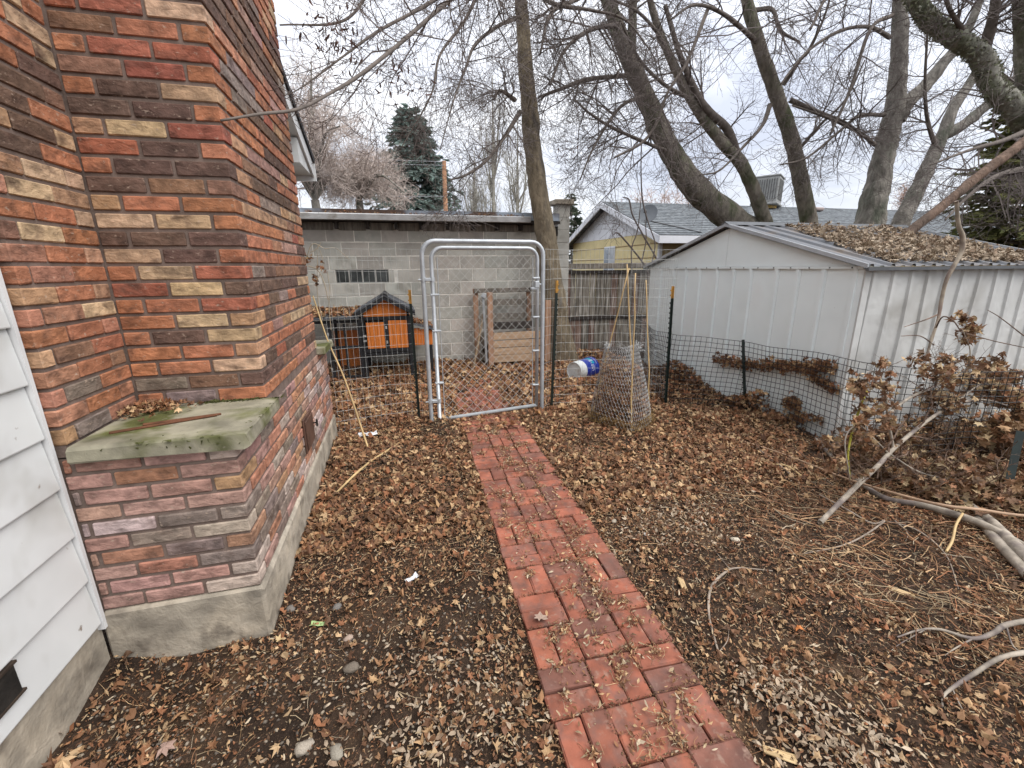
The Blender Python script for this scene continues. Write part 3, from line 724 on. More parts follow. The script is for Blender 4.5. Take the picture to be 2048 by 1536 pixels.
# ------------------------------------------------------------------ orange chicken coop
m_or = mat('orange_stain', (.64, .19, .035), .6, var=.22, vs=6, vstretch=(9, 9, .7), bump=(40, .2, .002), objrand=True, spec=.3)
m_bk = mat('black_paint', (.022, .022, .024), .55, var=.25, vs=12, bump=(40, .15, .001))
m_felt = mat('grey_roofing', (.10, .105, .115), .8, var=.2, vs=8, bump=(60, .4, .003))
m_chrome = mat('hinge_plate', (.6, .6, .58), .35, var=.1, metal=.6)
coop = thing('chicken_coop', 'small orange and black wooden chicken coop with gable roof by the block wall', 'coop', (-.2, 6.45, 0))
CO = rel_to(coop)
CX0, CX1, CY0, CY1 = -.545, .145, 6.45, 7.10
def stick(n, lo, hi, m, par=None, b=.004): mb = MB(); cbox(mb, lo, hi, b); return CO(n, mb, m, par)
for x in (CX0, CX1-.05):
    for y in (CY0, CY1-.05): stick('corner_post', (x, y, .0), (x+.05, y+.05, .90), m_bk)
for z in (.385, .845): stick('rail', (CX0+.051, CY0+.002, z), (CX1-.051, CY0+.045, z+.05), m_bk)
stick('rail', (CX0+.051, CY0+.006, .345), (CX1-.051, CY0+.04, .372), m_bk)
stick('floor_board', (CX0+.04, CY0+.05, .37), (CX1-.04, CY1-.05, .39), m_bk)
for (x0, x1, z0, z1, lab) in ((CX0+.072, -.232, .445, .815, 'left'), (-.172, CX1-.056, .44, .835, 'right')):
    dfr = stick('door', (x0-.012, CY0+.010, z0-.01), (x1+.012, CY0+.030, z1+.01), m_bk)
    n = 5; w = (x1-x0)/n
    for k in range(n): stick('board', (x0+w*k+.001, CY0-.002, z0), (x0+w*(k+1)-.001, CY0+.009, z1), m_or, dfr, .002)
stick('center_stile', (-.228, CY0-.004, .436), (-.180, CY0+.008, .842), m_bk)
for z in (.53, .74): stick('hinge', (-.214, CY0-.008, z-.02), (-.192, CY0-.0045, z+.02), m_chrome, None, .001)
for z in (.56, .63): stick('latch', (CX0+.02, CY0-.012, z-.014), (CX0+.062, CY0-.003, z+.014), m_chrome, None, .002)
n = 7
for k in range(n):         # gable boards
    x0 = CX0+.05+(CX1-CX0-.1)*k/n; x1 = CX0+.05+(CX1-CX0-.1)*(k+1)/n; mid = (CX0+CX1)/2
    zt_ = lambda x: 1.125-abs(x-mid)*.60
    mb = MB(); prism(mb, [(x0+.001, .897), (x1-.001, .897), (x1-.001, zt_(x1))]+([(mid, zt_(mid))] if x0 < mid < x1 else [])+[(x0+.001, zt_(x0))], 1, CY0+.008, CY0+.02); CO('gable_board', mb, m_or)
for s in (-1, 1):
    mb = MB(); mid = (CX0+CX1)/2; xe = mid+s*.41; V = []
    for (x, z) in ((mid, 1.185), (xe, .955)):
        for y in (CY0-.09, CY1+.05): V += [[x, y, z], [x, y, z+.022]]
    mb.add(V, [[0, 1, 3, 2], [4, 6, 7, 5], [0, 2, 6, 4], [1, 5, 7, 3], [2, 3, 7, 6], [0, 4, 5, 1]]); CO('roof_slope', mb, m_felt)
    mb = MB(); V = []
    for (x, z) in ((mid, 1.184), (xe, .954)):
        for y in (CY0-.088, CY0-.065): V += [[x, y, z-.055], [x, y, z-.001]]
    mb.add(V, [[0, 1, 3, 2], [4, 6, 7, 5], [0, 2, 6, 4], [1, 5, 7, 3], [2, 3, 7, 6], [0, 4, 5, 1]]); CO('barge_board', mb, m_bk)
mb = MB(); prism(mb, [((CX0+CX1)/2-.06, 1.18), ((CX0+CX1)/2, 1.213), ((CX0+CX1)/2+.06, 1.18), ((CX0+CX1)/2, 1.225)], 1, CY0-.1, CY1+.06); CO('ridge_cap', mb, m_bk)
stick('side_wall', (CX0+.005, CY0+.05, .40), (CX0+.02, CY1-.05, .90), m_or); stick('side_wall', (CX1-.02, CY0+.05, .40), (CX1-.005, CY1-.05, .90), m_or); stick('back_wall', (CX0+.05, CY1-.02, .40), (CX1-.05, CY1-.005, 1.05), m_or)
# nest box on the right
for k in range(3): stick('nest_box_board', (.185+.085*k, CY0+.10, .445), (.268+.085*k, CY0+.115, .70-.02*k), m_or)
stick('nest_box_side', (CX1+.002, CY0+.116, .445), (.445, CY1-.1, .46), m_bk); stick('nest_box_back', (.43, CY0+.116, .445), (.445, CY1-.1, .66), m_or)
for x in (.40, ): stick('leg', (x, CY0+.10, 0), (x+.04, CY0+.14, .444), m_bk); stick('leg', (x, CY1-.14, 0), (x+.04, CY1-.10, .444), m_bk)
mb = MB(); V = []
for (x, z) in ((CX1+.0, .765), (.49, .665)):
    for y in (CY0+.04, CY1-.05): V += [[x, y, z], [x, y, z+.02]]
mb.add(V, [[0, 1, 3, 2], [4, 6, 7, 5], [0, 2, 6, 4], [1, 5, 7, 3], [2, 3, 7, 6], [0, 4, 5, 1]]); CO('nest_box_lid', mb, m_felt)
# run on the left: black frame, wire, flat roof with leaves
RX0 = -1.35
for x in (RX0, -.98, CX0-.045):
    for y in (CY0, CY1-.04): stick('run_post', (x, y, 0), (x+.04, y+.04, .86), m_bk)
for z in (.03, .46, .82): stick('run_rail', (RX0+.041, CY0+.004, z), (CX0-.046, CY0+.036, z+.04), m_bk)
stick('run_rail', (RX0+.041, CY1-.036, .82), (CX0-.046, CY1-.004, .86), m_bk)
stick('run_board', (-1.0, CY1-.03, .04), (CX0-.06, CY1-.012, .64), m_or)
for x in (-1.19, -.78): stick('run_stile', (x, CY0-.004, .075), (x+.035, CY0+.003, .815), m_bk)
mb = MB(); V = []
for (y, z) in ((CY0-.08, .885), (CY1+.04, .955)):
    for x in (RX0-.06, CX0-.01): V += [[x, y, z], [x, y, z+.018]]
mb.add(V, [[0, 1, 3, 2], [4, 6, 7, 5], [0, 2, 6, 4], [1, 5, 7, 3], [2, 3, 7, 6], [0, 4, 5, 1]]); CO('run_roof', mb, m_felt)
for (x, z) in ((-1.0, .68), (-.93, .30), (-1.0, .18)): stick('hinge', (x+.005, CY0-.008, z-.02), (x+.03, CY0-.0045, z+.02), m_chrome, None, .001)
mb = MB(); L1 = [[[x, CY0+.012, .07], [x, CY0+.012, .82]] for x in np.arange(RX0+.05, CX0-.05, .02)]; tubes(mb, np.array(L1), np.full((len(L1), 2), .0006), 3)
L1 = [[[RX0+.04, CY0+.012, z], [CX0-.045, CY0+.012, z]] for z in np.arange(.08, .82, .02)]; tubes(mb, np.array(L1), np.full((len(L1), 2), .0006), 3)
tag(CO('run_wire', mb, m_bk), kind='stuff')

# ------------------------------------------------------------------ timber compost bin
m_cedar = mat('new_timber', (.44, .30, .19), .8, var=.25, vs=5, vstretch=(1, 6, 6), bump=(40, .3, .002), objrand=True, fleck=(5, .68, .76, (.14, .07, .04)))
m_cedar_r = mat('red_timber', (.37, .22, .14), .8, var=.3, vs=5, vstretch=(6, 6, 1), bump=(40, .3, .002), objrand=True, fleck=(6, .66, .74, (.12, .06, .035)))
cb_ = thing('compost_bin', 'open timber slat compost bin beside the leaning tree trunk', 'bin', (1.75, 6.7, 0)); CBn = rel_to(cb_)
def pl(n, lo, hi, m=m_cedar, rot=None): mb = MB(); cbox(mb, lo, hi, .004, jit=.001, rot=rot); return CBn(n, mb, m)
pl('post', (1.315, 6.68, 0), (1.40, 6.72, 1.18), m_cedar_r); pl('post', (2.235, 6.62, 0), (2.33, 6.66, 1.045), m_cedar_r)
pl('post', (1.17, 7.10, 0), (1.25, 7.14, 1.22), m_cedar_r); pl('post', (2.07, 7.10, 0), (2.14, 7.14, 1.20), m_cedar_r)
for k in range(4): pl('slat', (1.402, 6.69, .075+.122*k), (2.234, 6.715, .188+.122*k+R.uniform(-.006, .006)))
pl('top_rail', (1.18, 7.06, 1.155), (2.13, 7.098, 1.225), m_wood_old)
for z in (.12, .42, .72, .95): pl('back_slat', (1.26, 7.075, z), (2.07, 7.097, z+.10), m_wood_old)
for z in (.10, .35): pl('side_slat', (1.255, 6.725, z), (1.275, 7.09, z+.12), m_wood_old)
for z in (.10, .35): pl('side_slat', (2.25, 6.665, z), (2.27, 7.09, z+.12), m_wood_old)
mb = MB(); cbox(mb, (1.40, 6.73, .60), (2.06, 6.735, .72), .002); CBn('dark_board', mb, m_dark_wood)
mb = MB(); rod(mb, (1.29, 6.72, .0), (1.26, 6.74, 1.16), .02, 8); cbox(mb, (1.235, 6.70, 1.10), (1.30, 6.73, 1.17), .004, rot=roty(.5)); CBn('metal_stay', mb, m_galv)
m_stick = mat('dry_stick', src='col', rough=.85, var=.3, vs=30, bump=(120, .4, .002))
mb = MB(); rod(mb, (1.05, 6.6, .03), (1.27, 6.78, .85), .018, 7, (.26, .19, .12)); tag(mb.build('leaning_stick', m_stick), 'weathered stick leaning against the compost bin', 'stick')
mb = MB(); box(mb, (1.285, 6.76, .02), (2.22, 7.06, .30)); CBn('compost', mb, m_soil)

# ------------------------------------------------------------------ old board fence beyond
wf = thing('board_fence', 'weathered grey vertical board fence between garage and shed', 'fence', (3.8, 7.5, 0)); WF = rel_to(wf)
m_fence = mat('old_board', src='obj', rough=.9, var=.5, vs=5, vstretch=(7, 7, .6), objrand=True, bump=[(30, .6, .004)], col2=(.30, .275, .24), c2s=5, c2lo=.52, c2hi=.66)
x = 2.87; i = 0
while x < 5.6:
    w = R.uniform(.085, .15); y = 7.5+R.uniform(-.006, .006); top = 1.49-.03*(x-2.9)+R.uniform(-.02, .02); zm = .66+R.uniform(-.01, .01)
    for (a, b_) in ((zm+.01, top), (.0, zm-.05)):
        mb = MB(); cbox(mb, (x+.004, y-.012, a), (x+w-.004, y+.012, b_), .003, jit=.002, rot=None); o = WF('board', mb, m_fence)
        q = R.choice([.7, .85, 1, 1, 1.1, 1.2]); red = R.random() < .25; o.color = ((.20 if red else .185)*q, (.13 if red else .162)*q, (.10 if red else .13)*q, 1)
    x += w+.002
for (z, yy, m) in ((1.43, 7.47, m_dark_wood), (.61, 7.475, m_dark_wood)): mb = MB(); cbox(mb, (2.85, yy-.02, z), (5.6, yy+.012, z+.055), .004, jit=.002); WF('rail', mb, m)
mb = MB(); cbox(mb, (2.85, 7.44, 1.515), (5.6, 7.56, 1.60), .01, jit=.008); WF('cap_board', mb, m_wood_old)

# ------------------------------------------------------------------ neighbour's house
m_yel = mat('yellow_siding', (.74, .62, .33), .7, var=.08, vs=4, bump=(30, .1, .002))
m_wht = mat('white_board', (.80, .81, .84), .6, var=.06, vs=3, bump=(30, .1, .002))
m_tan = mat('tan_siding', (.38, .30, .17), .75, var=.08, vs=4)
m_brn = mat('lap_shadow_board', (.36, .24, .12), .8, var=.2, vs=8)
m_roof = mat('grey_shingle', src='obj', rough=.92, var=.35, vs=9, objrand=True, bump=(40, .5, .01), col2=(.175, .188, .195), c2s=6, c2lo=.45, c2hi=.6)
nb = thing('neighbor_house', 'yellow and white gabled house with grey shingle roof beyond the fence', 'house', (7.4, 11.7, 0)); NB = rel_to(nb)
NX, NY0, NY1, NZE, NYM, NZR = 7.42, 11.75, 18.35, 2.5, 15.05, 3.68; NXE = 24.0
mb = MB(); box(mb, (NX, NY0, -.2), (NXE, NY1, NZE)); NB('wall_body', mb, m_tan)
k = 0; z = .2
while z < NZE-.05:
    mb = MB(); z1 = min(z+.40, NZE); prism(mb, [(NX-.014, z), (NX-.001, z), (NX-.001, z1), (NX-.004, z1)], 1, NY0+.02, NY1-.02); NB('siding_course', mb, m_yel)
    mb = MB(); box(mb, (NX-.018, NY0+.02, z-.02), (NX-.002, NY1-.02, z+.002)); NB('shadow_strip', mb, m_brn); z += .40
mb = MB(); prism(mb, [(NY0, NZE+.003), (NY1, NZE+.003), (NYM, NZR-.02)], 0, NX-.012, NX+.1); NB('gable_wall', mb, m_wht)
for y in np.arange(NY0+.5, NY1-.3, .50):
    zt_ = NZE+(NZR-NZE)*(1-abs(y-NYM)/(NYM-NY0))-.12
    if zt_ > NZE+.1: mb = MB(); box(mb, (NX-.03, y-.02, NZE+.004), (NX-.0125, y+.02, zt_)); NB('batten', mb, m_wht)
mb = MB(); box(mb, (NX-.03, NY0-.03, 0), (NX+.08, NY0+.018, NZE)); NB('corner_board', mb, m_wht)
wp = [at(1210, 496, 1)]
def on_x(x, y, X): v = ray(x, y); return CAMP+v*(X/v[0])
wa, wb = on_x(1210, 494, NX-.02), on_x(1228, 532, NX-.02)
mb = MB(); box(mb, (NX-.035, min(wa[1], wb[1])-.03, wb[2]-.3), (NX-.0185, max(wa[1], wb[1])+.03, wa[2])); wfm = NB('window', mb, m_wht)
mb = MB(); ym = (wa[1]+wb[1])/2; m_nwin = mat('pale_window', (.28, .33, .38), .2, var=.3, vs=2, spec=.6); m_cur = mat('curtain', (.5, .53, .55), .9, var=.2, vs=3)
for (a, b_, mm) in ((min(wa[1], wb[1]), ym-.02, m_cur), (ym+.02, max(wa[1], wb[1]), m_nwin)): mb = MB(); box(mb, (NX-.042, a, wb[2]-.25), (NX-.036, b_, wa[2]-.05)); NB('pane', mb, mm, wfm)
nsl = (NZR-NZE)/(NYM-NY0); OV = .5
rows = 20
for side in (-1, 1):
    if side > 0:
        mb = MB(); V = []
        for (y, ) in ((NYM,), (NY1+OV,)):
            zc = NZR+.06-abs(y-NYM)*nsl
            for x in (NX-.35, NXE): V += [[x, y, zc-.1], [x, y, zc]]
        mb.add(V, [[0, 1, 3, 2], [4, 6, 7, 5], [0, 2, 6, 4], [1, 5, 7, 3], [2, 3, 7, 6], [0, 4, 5, 1]]); o = NB('roof_back', mb, m_roof); o.color = (.09, .1, .11, 1)
    else:
        for r in range(rows):          # shingle courses, each lapping the one below
            y0 = NY0-OV+(NYM-NY0+OV)*r/rows; y1 = NY0-OV+(NYM-NY0+OV)*(r+1)/rows+.03
            z0 = NZR+.075-abs(y0-NYM)*nsl; z1 = NZR+.055-abs(min(y1, NYM)-NYM)*nsl; y1 = min(y1, NYM)
            mb = MB(); prism(mb, [(y0, z0-.018), (y1, z1-.02), (y1, z1), (y0, z0)], 0, NX-.35+R.uniform(0, .01), NXE); o = NB('shingle_course', mb, m_roof); q = R.uniform(.85, 1.15); o.color = (.115*q, .125*q, .132*q, 1)
for side in (-1, 1):
    mb = MB(); V = []
    for y in (NYM, NYM+side*(NYM-NY0+OV)):
        zc = NZR+.045-abs(y-NYM)*nsl
        for x in (NX-.37, NX-.33): V += [[x, y, zc-.2], [x, y, zc]]
    mb.add(V, [[0, 1, 3, 2], [4, 6, 7, 5], [0, 2, 6, 4], [1, 5, 7, 3], [2, 3, 7, 6], [0, 4, 5, 1]]); NB('rake_board', mb, m_wht)
ze = NZR-(NYM-NY0+OV)*nsl
mb = MB(); box(mb, (NX-.37, NY0-OV-.06, ze-.16), (NXE, NY0-OV, ze+.04)); NB('eave_gutter', mb, m_wht)
mb = MB(); box(mb, (NX-.32, NY0-OV+.002, ze-.14), (NXE, NY0-.002, ze-.10)); NB('soffit', mb, m_tan)
mb = MB(); rod(mb, (NX-.06, NY0-.08, 0), (NX-.06, NY0-.08, ze-.1), .04, 8); NB('downpipe', mb, m_wht)
m_ventr = mat('ridge_vent', (.3, .24, .22), .7, var=.2)
for x in (10.4, 15.6, 18.3): mb = MB(); cbox(mb, (x, NYM-.75, NZR-.15), (x+.42, NYM-.40, NZR-.02), .04); NB('roof_vent', mb, m_ventr)
mb = MB(); rod(mb, (12.0, NYM-1.5, NZR-.6), (12.0, NYM-1.5, NZR-.2), .11, 10); NB('flue', mb, m_galv)
# satellite dish on the eave
m_dish = mat('dish_grey', (.12, .13, .14), .5, var=.1, vs=8)
sd = thing('satellite_dish', 'round grey satellite dish on the neighbouring roof edge', 'satellite dish', (8.35, 11.3, 2.5)); SD = rel_to(sd)
dc = at(1297, 429, 11.1); nrm = np.array([-.62, -.62, .45]); nrm /= np.linalg.norm(nrm); ua = np.cross(nrm, [0, 0, 1]); ua /= np.linalg.norm(ua); ub = np.cross(ua, nrm)
mb = MB(); V = []; 
for k in range(6):
    rr = .24*k/5
    for a in range(20): V.append(dc+ua*rr*math.cos(a*math.pi/10)*1.0+ub*rr*1.1*math.sin(a*math.pi/10)+nrm*(rr*rr*.9))
ii = np.arange(120).reshape(6, 20); q = np.stack([ii[:-1], np.roll(ii[:-1], -1, 1), np.roll(ii[1:], -1, 1), ii[1:]], -1).reshape(-1, 4)
mb.add(V, q); mb.add(np.array(V)-nrm*.012, q); SD('reflector', mb, m_dish, smooth=True)
mb = MB(); rod(mb, dc-nrm*.01, dc-nrm*.1+[0, 0, -.1], .02, 8); rod(mb, dc-nrm*.1+[0, 0, -.1], (8.55, 11.45, 2.47), .02, 8); SD('mast', mb, m_edge)
mb = MB(); e = dc+nrm*.33-ub*.12; rod(mb, dc-ub*.26, e, .011, 6); cbox(mb, e-.035, e+.035, .008); SD('feed_arm', mb, m_edge)
# evaporative cooler on the ridge
cl = thing('roof_cooler', 'boxy grey evaporative cooler on a wrapped duct above the roof ridge', 'cooler', (14.3, 15.0, 3.6)); CL = rel_to(cl)
m_cool = mat('cooler_metal', (.30, .30, .285), .6, var=.2, vs=4); m_cool_d = mat('cooler_louver', (.14, .14, .135), .7, var=.3, vs=10); m_wrap = mat('tan_wrap', (.50, .33, .10), .7, var=.3, vs=6, bump=(6, .8, .05))
cc = np.array([13.85, 14.9, 4.18]); rz_ = rotz(.62) @ roty(.05)
def cbx(n, lo, hi, m, par=None): mb = MB(); V, F = cbox_geo(*(np.array(hi)-lo), .015); V = (V+(np.array(lo)+hi)/2) @ rz_.T+cc; mb.add(V, F); return CL(n, mb, m, par)
cbx('cabinet', (-.42, -.42, -.38), (.42, .42, .50), m_cool); cbx('top_pan', (-.45, -.45, .502), (.45, .45, .56), m_cool); cbx('base_pan', (-.46, -.46, -.47), (.46, .46, -.385), m_cool)
for k in range(9):
    a = -.36+.08*k; cbx('louver', (a, -.445, -.30), (a+.035, -.4205, .42), m_cool_d); cbx('louver', (-.445, a, -.30), (-.4205, a+.035, .42), m_cool_d)
mb = MB(); prism(mb, [(13.55, 3.62), (14.05, 3.62), (14.1, 3.80), (13.5, 3.80)], 1, 14.6, 15.1); CL('wrapped_duct', mb, m_wrap)
# second low house whose eave shows under the cedar at the right
n2 = thing('far_house', 'low pale house with grey roof under the cedar boughs', 'house', (19.6, 9.8, 0)); N2 = rel_to(n2)
mb = MB(); box(mb, (19.6, 9.8, -.2), (30, 16, 1.95)); N2('wall_body', mb, m_tan)
mb = MB(); prism(mb, [(9.2, 2.03), (12.8, 2.85), (16.6, 2.03), (16.6, 1.95), (12.8, 2.75), (9.2, 1.95)], 0, 19.2, 31); o = N2('roof', mb, m_roof); o.color = (.10, .115, .125, 1)
mb = MB(); box(mb, (19.18, 9.15, 1.82), (31, 9.198, 2.01)); N2('fascia', mb, m_wht)
# ------------------------------------------------------------------ trees
def bark(name, c, c2, lo=.5, hi=.68, bs=(16, 1.0, .035)):
    return mat(name, c, .92, var=.35, vs=14, vdet=3, vstretch=(1, 1, .4), col2=c2, c2s=3.4, c2lo=lo, c2hi=hi, bump=[bs, (60, .9, .012)], spec=.2, fleck=(9, .66, .78, (.22, .21, .19)))
m_bark1 = bark('maple_bark', (.205, .165, .112), (.08, .07, .062), .56, .74)
m_bark2 = bark('mossy_bark', (.205, .18, .145), (.105, .112, .066))
m_bark3 = bark('grey_bark', (.235, .215, .185), (.125, .13, .10))
m_twig = mat('twig', (.145, .12, .108), .9, var=0)
m_limb = mat('limb_bark', (.13, .108, .092), .92, var=.3, vs=12, bump=(30, .6, .006))
m_twig_pale = mat('pale_twig', (.50, .42, .37), .9, var=0)
m_twig_pop = mat('poplar_twig', (.42, .40, .35), .9, var=0)
m_twig_or = mat('rusty_twig', (.45, .30, .23), .9, var=0)
K = 6
def unit(v): return v/(np.linalg.norm(v, axis=-1, keepdims=True)+1e-9)
def spawn(P, Rr, n, lmin, lmax, up=0.0, spread=1.0, wig=.25, rfrac=.5, tmin=.15, curl=0.0, rmin=.0011, forward=.55):
    """n children on every parent line: each leaves at an angle, wanders, and bends by 'up' (negative droops) then 'curl' at its tip"""
    N = len(P)
    if N == 0 or n <= 0: return np.zeros((0, K, 3)), np.zeros((0, K))
    idx = np.repeat(np.arange(N), n); t = RN.uniform(tmin, 1.0, len(idx))*(P.shape[1]-1); i0 = np.minimum(t.astype(int), P.shape[1]-2); f = (t-i0)[:, None]
    a = P[idx, i0]; b = P[idx, i0+1]; start = a*(1-f)+b*f; r0 = Rr[idx, i0]*(1-f[:, 0])+Rr[idx, i0+1]*f[:, 0]
    d = unit(b-a); rv = RN.normal(0, 1, d.shape); perp = unit(rv-(rv*d).sum(1, keepdims=True)*d)
    dirv = unit(d*forward+perp*spread*RN.uniform(.6, 1.1, (len(idx), 1)))
    L_ = RN.uniform(lmin, lmax, len(idx))*(1-.45*t/(P.shape[1]-1)); step = (L_/(K-1))[:, None]
    out = np.zeros((len(idx), K, 3)); out[:, 0] = start; cur = dirv
    for k in range(1, K):
        cur = unit(cur+RN.normal(0, wig, cur.shape)+np.array([0, 0, up])+np.array([0, 0, curl])*(k/(K-1))**2)
        out[:, k] = out[:, k-1]+cur*step
    rs = np.maximum(np.minimum(r0*rfrac, .02), rmin)[:, None]*np.linspace(1, .35, K)[None]
    return out, np.maximum(rs, rmin*.7)
def resample(Pl, n=K):
    Pl = np.asarray(Pl); d = np.concatenate([[0], np.cumsum(np.linalg.norm(np.diff(Pl, axis=0), axis=1))]); u = np.linspace(0, d[-1], n)
    return np.stack([np.interp(u, d, Pl[:, k]) for k in range(3)], 1)
def line_px(pts, n=9, rough=0.0):
    """polyline given as (photo x, photo y, distance Y, width in photo px) -> smooth world line and radii"""
    P = np.array([at(x, y, Y) for x, y, Y, w in pts]); w = np.array([p[3]*depth_of(q)/FPX/2*.92*depth_of(q)/np.linalg.norm(q-CAMP) for p, q in zip(pts, P)])
    Q = smooth_line(P, n); rr = np.interp(np.linspace(0, 1, len(Q)), np.linspace(0, 1, len(P)), w)
    return Q, rr
def limb_mesh(Q, rr, sides=10, rough=.06):
    mb = MB(); tubes(mb, Q, rr, sides, cap=True)
    v = mb.v[0]; Kq = len(Q); c = np.repeat(Q, sides, axis=0); d = v-c
    s = 1+rough*(np.sin(v[:, 2]*9+v[:, 0]*14)*.6+np.sin(v[:, 2]*23+v[:, 1]*17+v[:, 0]*9)*.5)+RN.normal(0, rough*.3, len(v)); kz = RN.uniform(.1, .9, 3)*Kq; ka = RN.integers(0, sides, 3); ri = np.repeat(np.arange(Kq), sides); ai = np.tile(np.arange(sides), Kq)
    for z_, a_ in zip(kz, ka): s = s+(rough*3.2)*np.exp(-((ri-z_)/1.3)**2-(np.minimum((ai-a_) % sides, (a_-ai) % sides)/1.3)**2)*(sides > 9)      # knots
    mb.v[0] = c+d*s[:, None]; return mb
def tree(name, label, m_b, m_t, trunk, limbs=(), extra=(), lev=((10, .5, 1.4), (7, .3, .8), (6, .15, .4)), up=(0.0, -.04, .04), group=None, ground=True, twig_limbs=True, wig=.15, rmin=.0016, trunk_twigs=False, rough=.07):
    Q, rr = trunk if isinstance(trunk, tuple) else line_px(trunk)
    base = Q[0]; t = thing(name, label, 'tree', (base[0], base[1], 0), group); T = rel_to(t)
    T('trunk', limb_mesh(Q, rr, 16, rough), m_b, smooth=True)
    par_P, par_R = [], []
    for l in limbs:
        q, r_ = (l if isinstance(l, tuple) else line_px(l))[:2]; keep_ = l[2] if isinstance(l, tuple) and len(l) > 2 else 1.0
        T('limb', limb_mesh(q, r_, 8), m_b if r_.max() > .09 else (m_limb if m_t is m_twig else m_b), smooth=True)
        q = q[:max(3, int(len(q)*keep_))]; r_ = r_[:len(q)]; par_P.append(resample(q, 10)); par_R.append(np.interp(np.linspace(0, 1, 10), np.linspace(0, 1, len(r_)), r_))
    if trunk_twigs: par_P.append(resample(Q, 10)); par_R.append(np.interp(np.linspace(0, 1, 10), np.linspace(0, 1, len(rr)), rr))
    for q, r_ in extra: par_P.append(resample(q, 10)); par_R.append(np.full(10, .02))
    if par_P:
        P, Rr = np.array(par_P), np.array(par_R); mb = MB()
        for (n, a, b), u in zip(lev, up):
            P, Rr = spawn(P, Rr, n, a, b, up=u, wig=wig, rmin=rmin, curl=.10)
            tubes(mb, P, Rr, 3)
        tag(T('crown', mb, m_t), kind='stuff')
    return t

# maple in front of the garage corner, with long boughs reaching over the yard towards the viewer
T1 = [(1122, 722, 6.85, 78), (1112, 640, 6.83, 56), (1100, 540, 6.8, 50), (1088, 450, 6.8, 46), (1068, 320, 6.8, 43), (1055, 180, 6.8, 41), (1046, 60, 6.8, 37), (1038, -60, 6.8, 33), (1030, -220, 6.8, 26)]
def w3(pts, r): Q = smooth_line(np.array(pts), 5); return Q, np.interp(np.linspace(0, 1, len(Q)), np.linspace(0, 1, len(r)), r)
b1 = [at(1040, -90, 6.7), at(985, -60, 5.4), at(900, 0, 4.3), at(813, 76, 3.5), at(722, 148, 2.8), at(657, 188, 2.35), at(597, 218, 2.0), at(520, 228, 1.8), at(442, 241, 1.66)]
tree('maple_tree', 'slender leaning maple trunk rising in front of the garage corner', m_bark1, m_twig, T1, limbs=[
    w3(b1, [.030, .024, .017, .0125, .0095, .0072, .0058, .005, .0036])+(.5,),
    line_px([(1040, 224, 6.7, 12), (1008, 275, 6.3, 9), (972, 322, 6.0, 8), (932, 350, 5.8, 6), (896, 361, 5.6, 3)]),
    line_px([(1033, 36, 6.7, 12), (993, 54, 6.2, 10), (950, 90, 5.8, 9), (932, 134, 5.5, 7), (907, 202, 5.2, 4), (880, 300, 5.0, 2)]),
    line_px([(1030, 200, 6.7, 12), (1000, 181, 6.5, 8), (988, 200, 6.4, 6)]),
    line_px([(1040, -60, 6.6, 16), (940, -60, 5.6, 13), (860, 5, 5.0, 10), (760, 60, 4.4, 8), (690, 110, 4.0, 6), (610, 170, 3.6, 4), (575, 190, 3.5, 2)])+(.75,),
    line_px([(1035, -160, 6.6, 18), (880, -120, 5.8, 13), (760, -40, 5.2, 10), (690, 40, 4.8, 8), (560, 50, 4.3, 4)])+(.8,),
    line_px([(1050, -30, 6.7, 16), (1110, 8, 6.4, 11), (1180, 20, 6.2, 9), (1250, 40, 6.0, 6), (1300, 100, 5.8, 3)]),
    line_px([(1040, -140, 6.6, 16), (980, -60, 6.0, 12), (930, 40, 5.6, 9), (880, 110, 5.2, 7), (862, 190, 5.0, 5), (800, 300, 4.8, 2)]),
    ], lev=((15, .35, 1.35), (8, .25, .85), (5, .12, .42)), up=(-.07, -.05, .02), rmin=.0021)

T2 = [(1640, 560, 8.0, 84), (1560, 500, 7.9, 76), (1480, 450, 7.8, 68), (1400, 385, 7.8, 62), (1345, 310, 7.8, 56), (1300, 215, 7.8, 50), (1262, 130, 7.8, 46), (1236, 60, 7.8, 42), (1205, -40, 7.8, 36), (1180, -160, 7.8, 28)]
tree('maple_tree', 'mossy maple trunk curving up to the left behind the shed peak', m_bark2, m_twig, T2, limbs=[
    line_px([(1262, 100, 7.8, 30), (1265, 40, 7.7, 26), (1268, -60, 7.6, 20)]),
    line_px([(1330, 300, 7.7, 11), (1300, 289, 7.5, 9), (1228, 257, 7.2, 8), (1181, 228, 7.0, 6), (1152, 202, 6.9, 4)]),
    line_px([(1255, 150, 7.7, 14), (1246, 152, 7.6, 12), (1174, 159, 7.3, 11), (1124, 177, 7.1, 9), (1076, 195, 7.0, 6)]),
    line_px([(1415, 20, 6.2, 12), (1374, 124, 6.1, 9), (1337, 182, 6.0, 8), (1312, 248, 6.0, 8), (1283, 286, 6.0, 7), (1229, 315, 5.9, 5)]),
    line_px([(1235, 50, 7.7, 16), (1180, 60, 7.2, 12), (1130, 100, 6.9, 9), (1100, 170, 6.6, 6)]),
    line_px([(1205, -30, 7.6, 18), (1150, 0, 7.2, 13), (1100, 30, 6.9, 10), (1080, 110, 6.6, 5)]),
    line_px([(1290, 190, 7.7, 10), (1240, 215, 7.3, 8), (1190, 290, 7.0, 6), (1160, 360, 6.8, 3)]),
    ], lev=((15, .5, 1.7), (8, .3, 1.05), (5, .15, .5)), up=(-.10, -.08, .02), rmin=.0026)
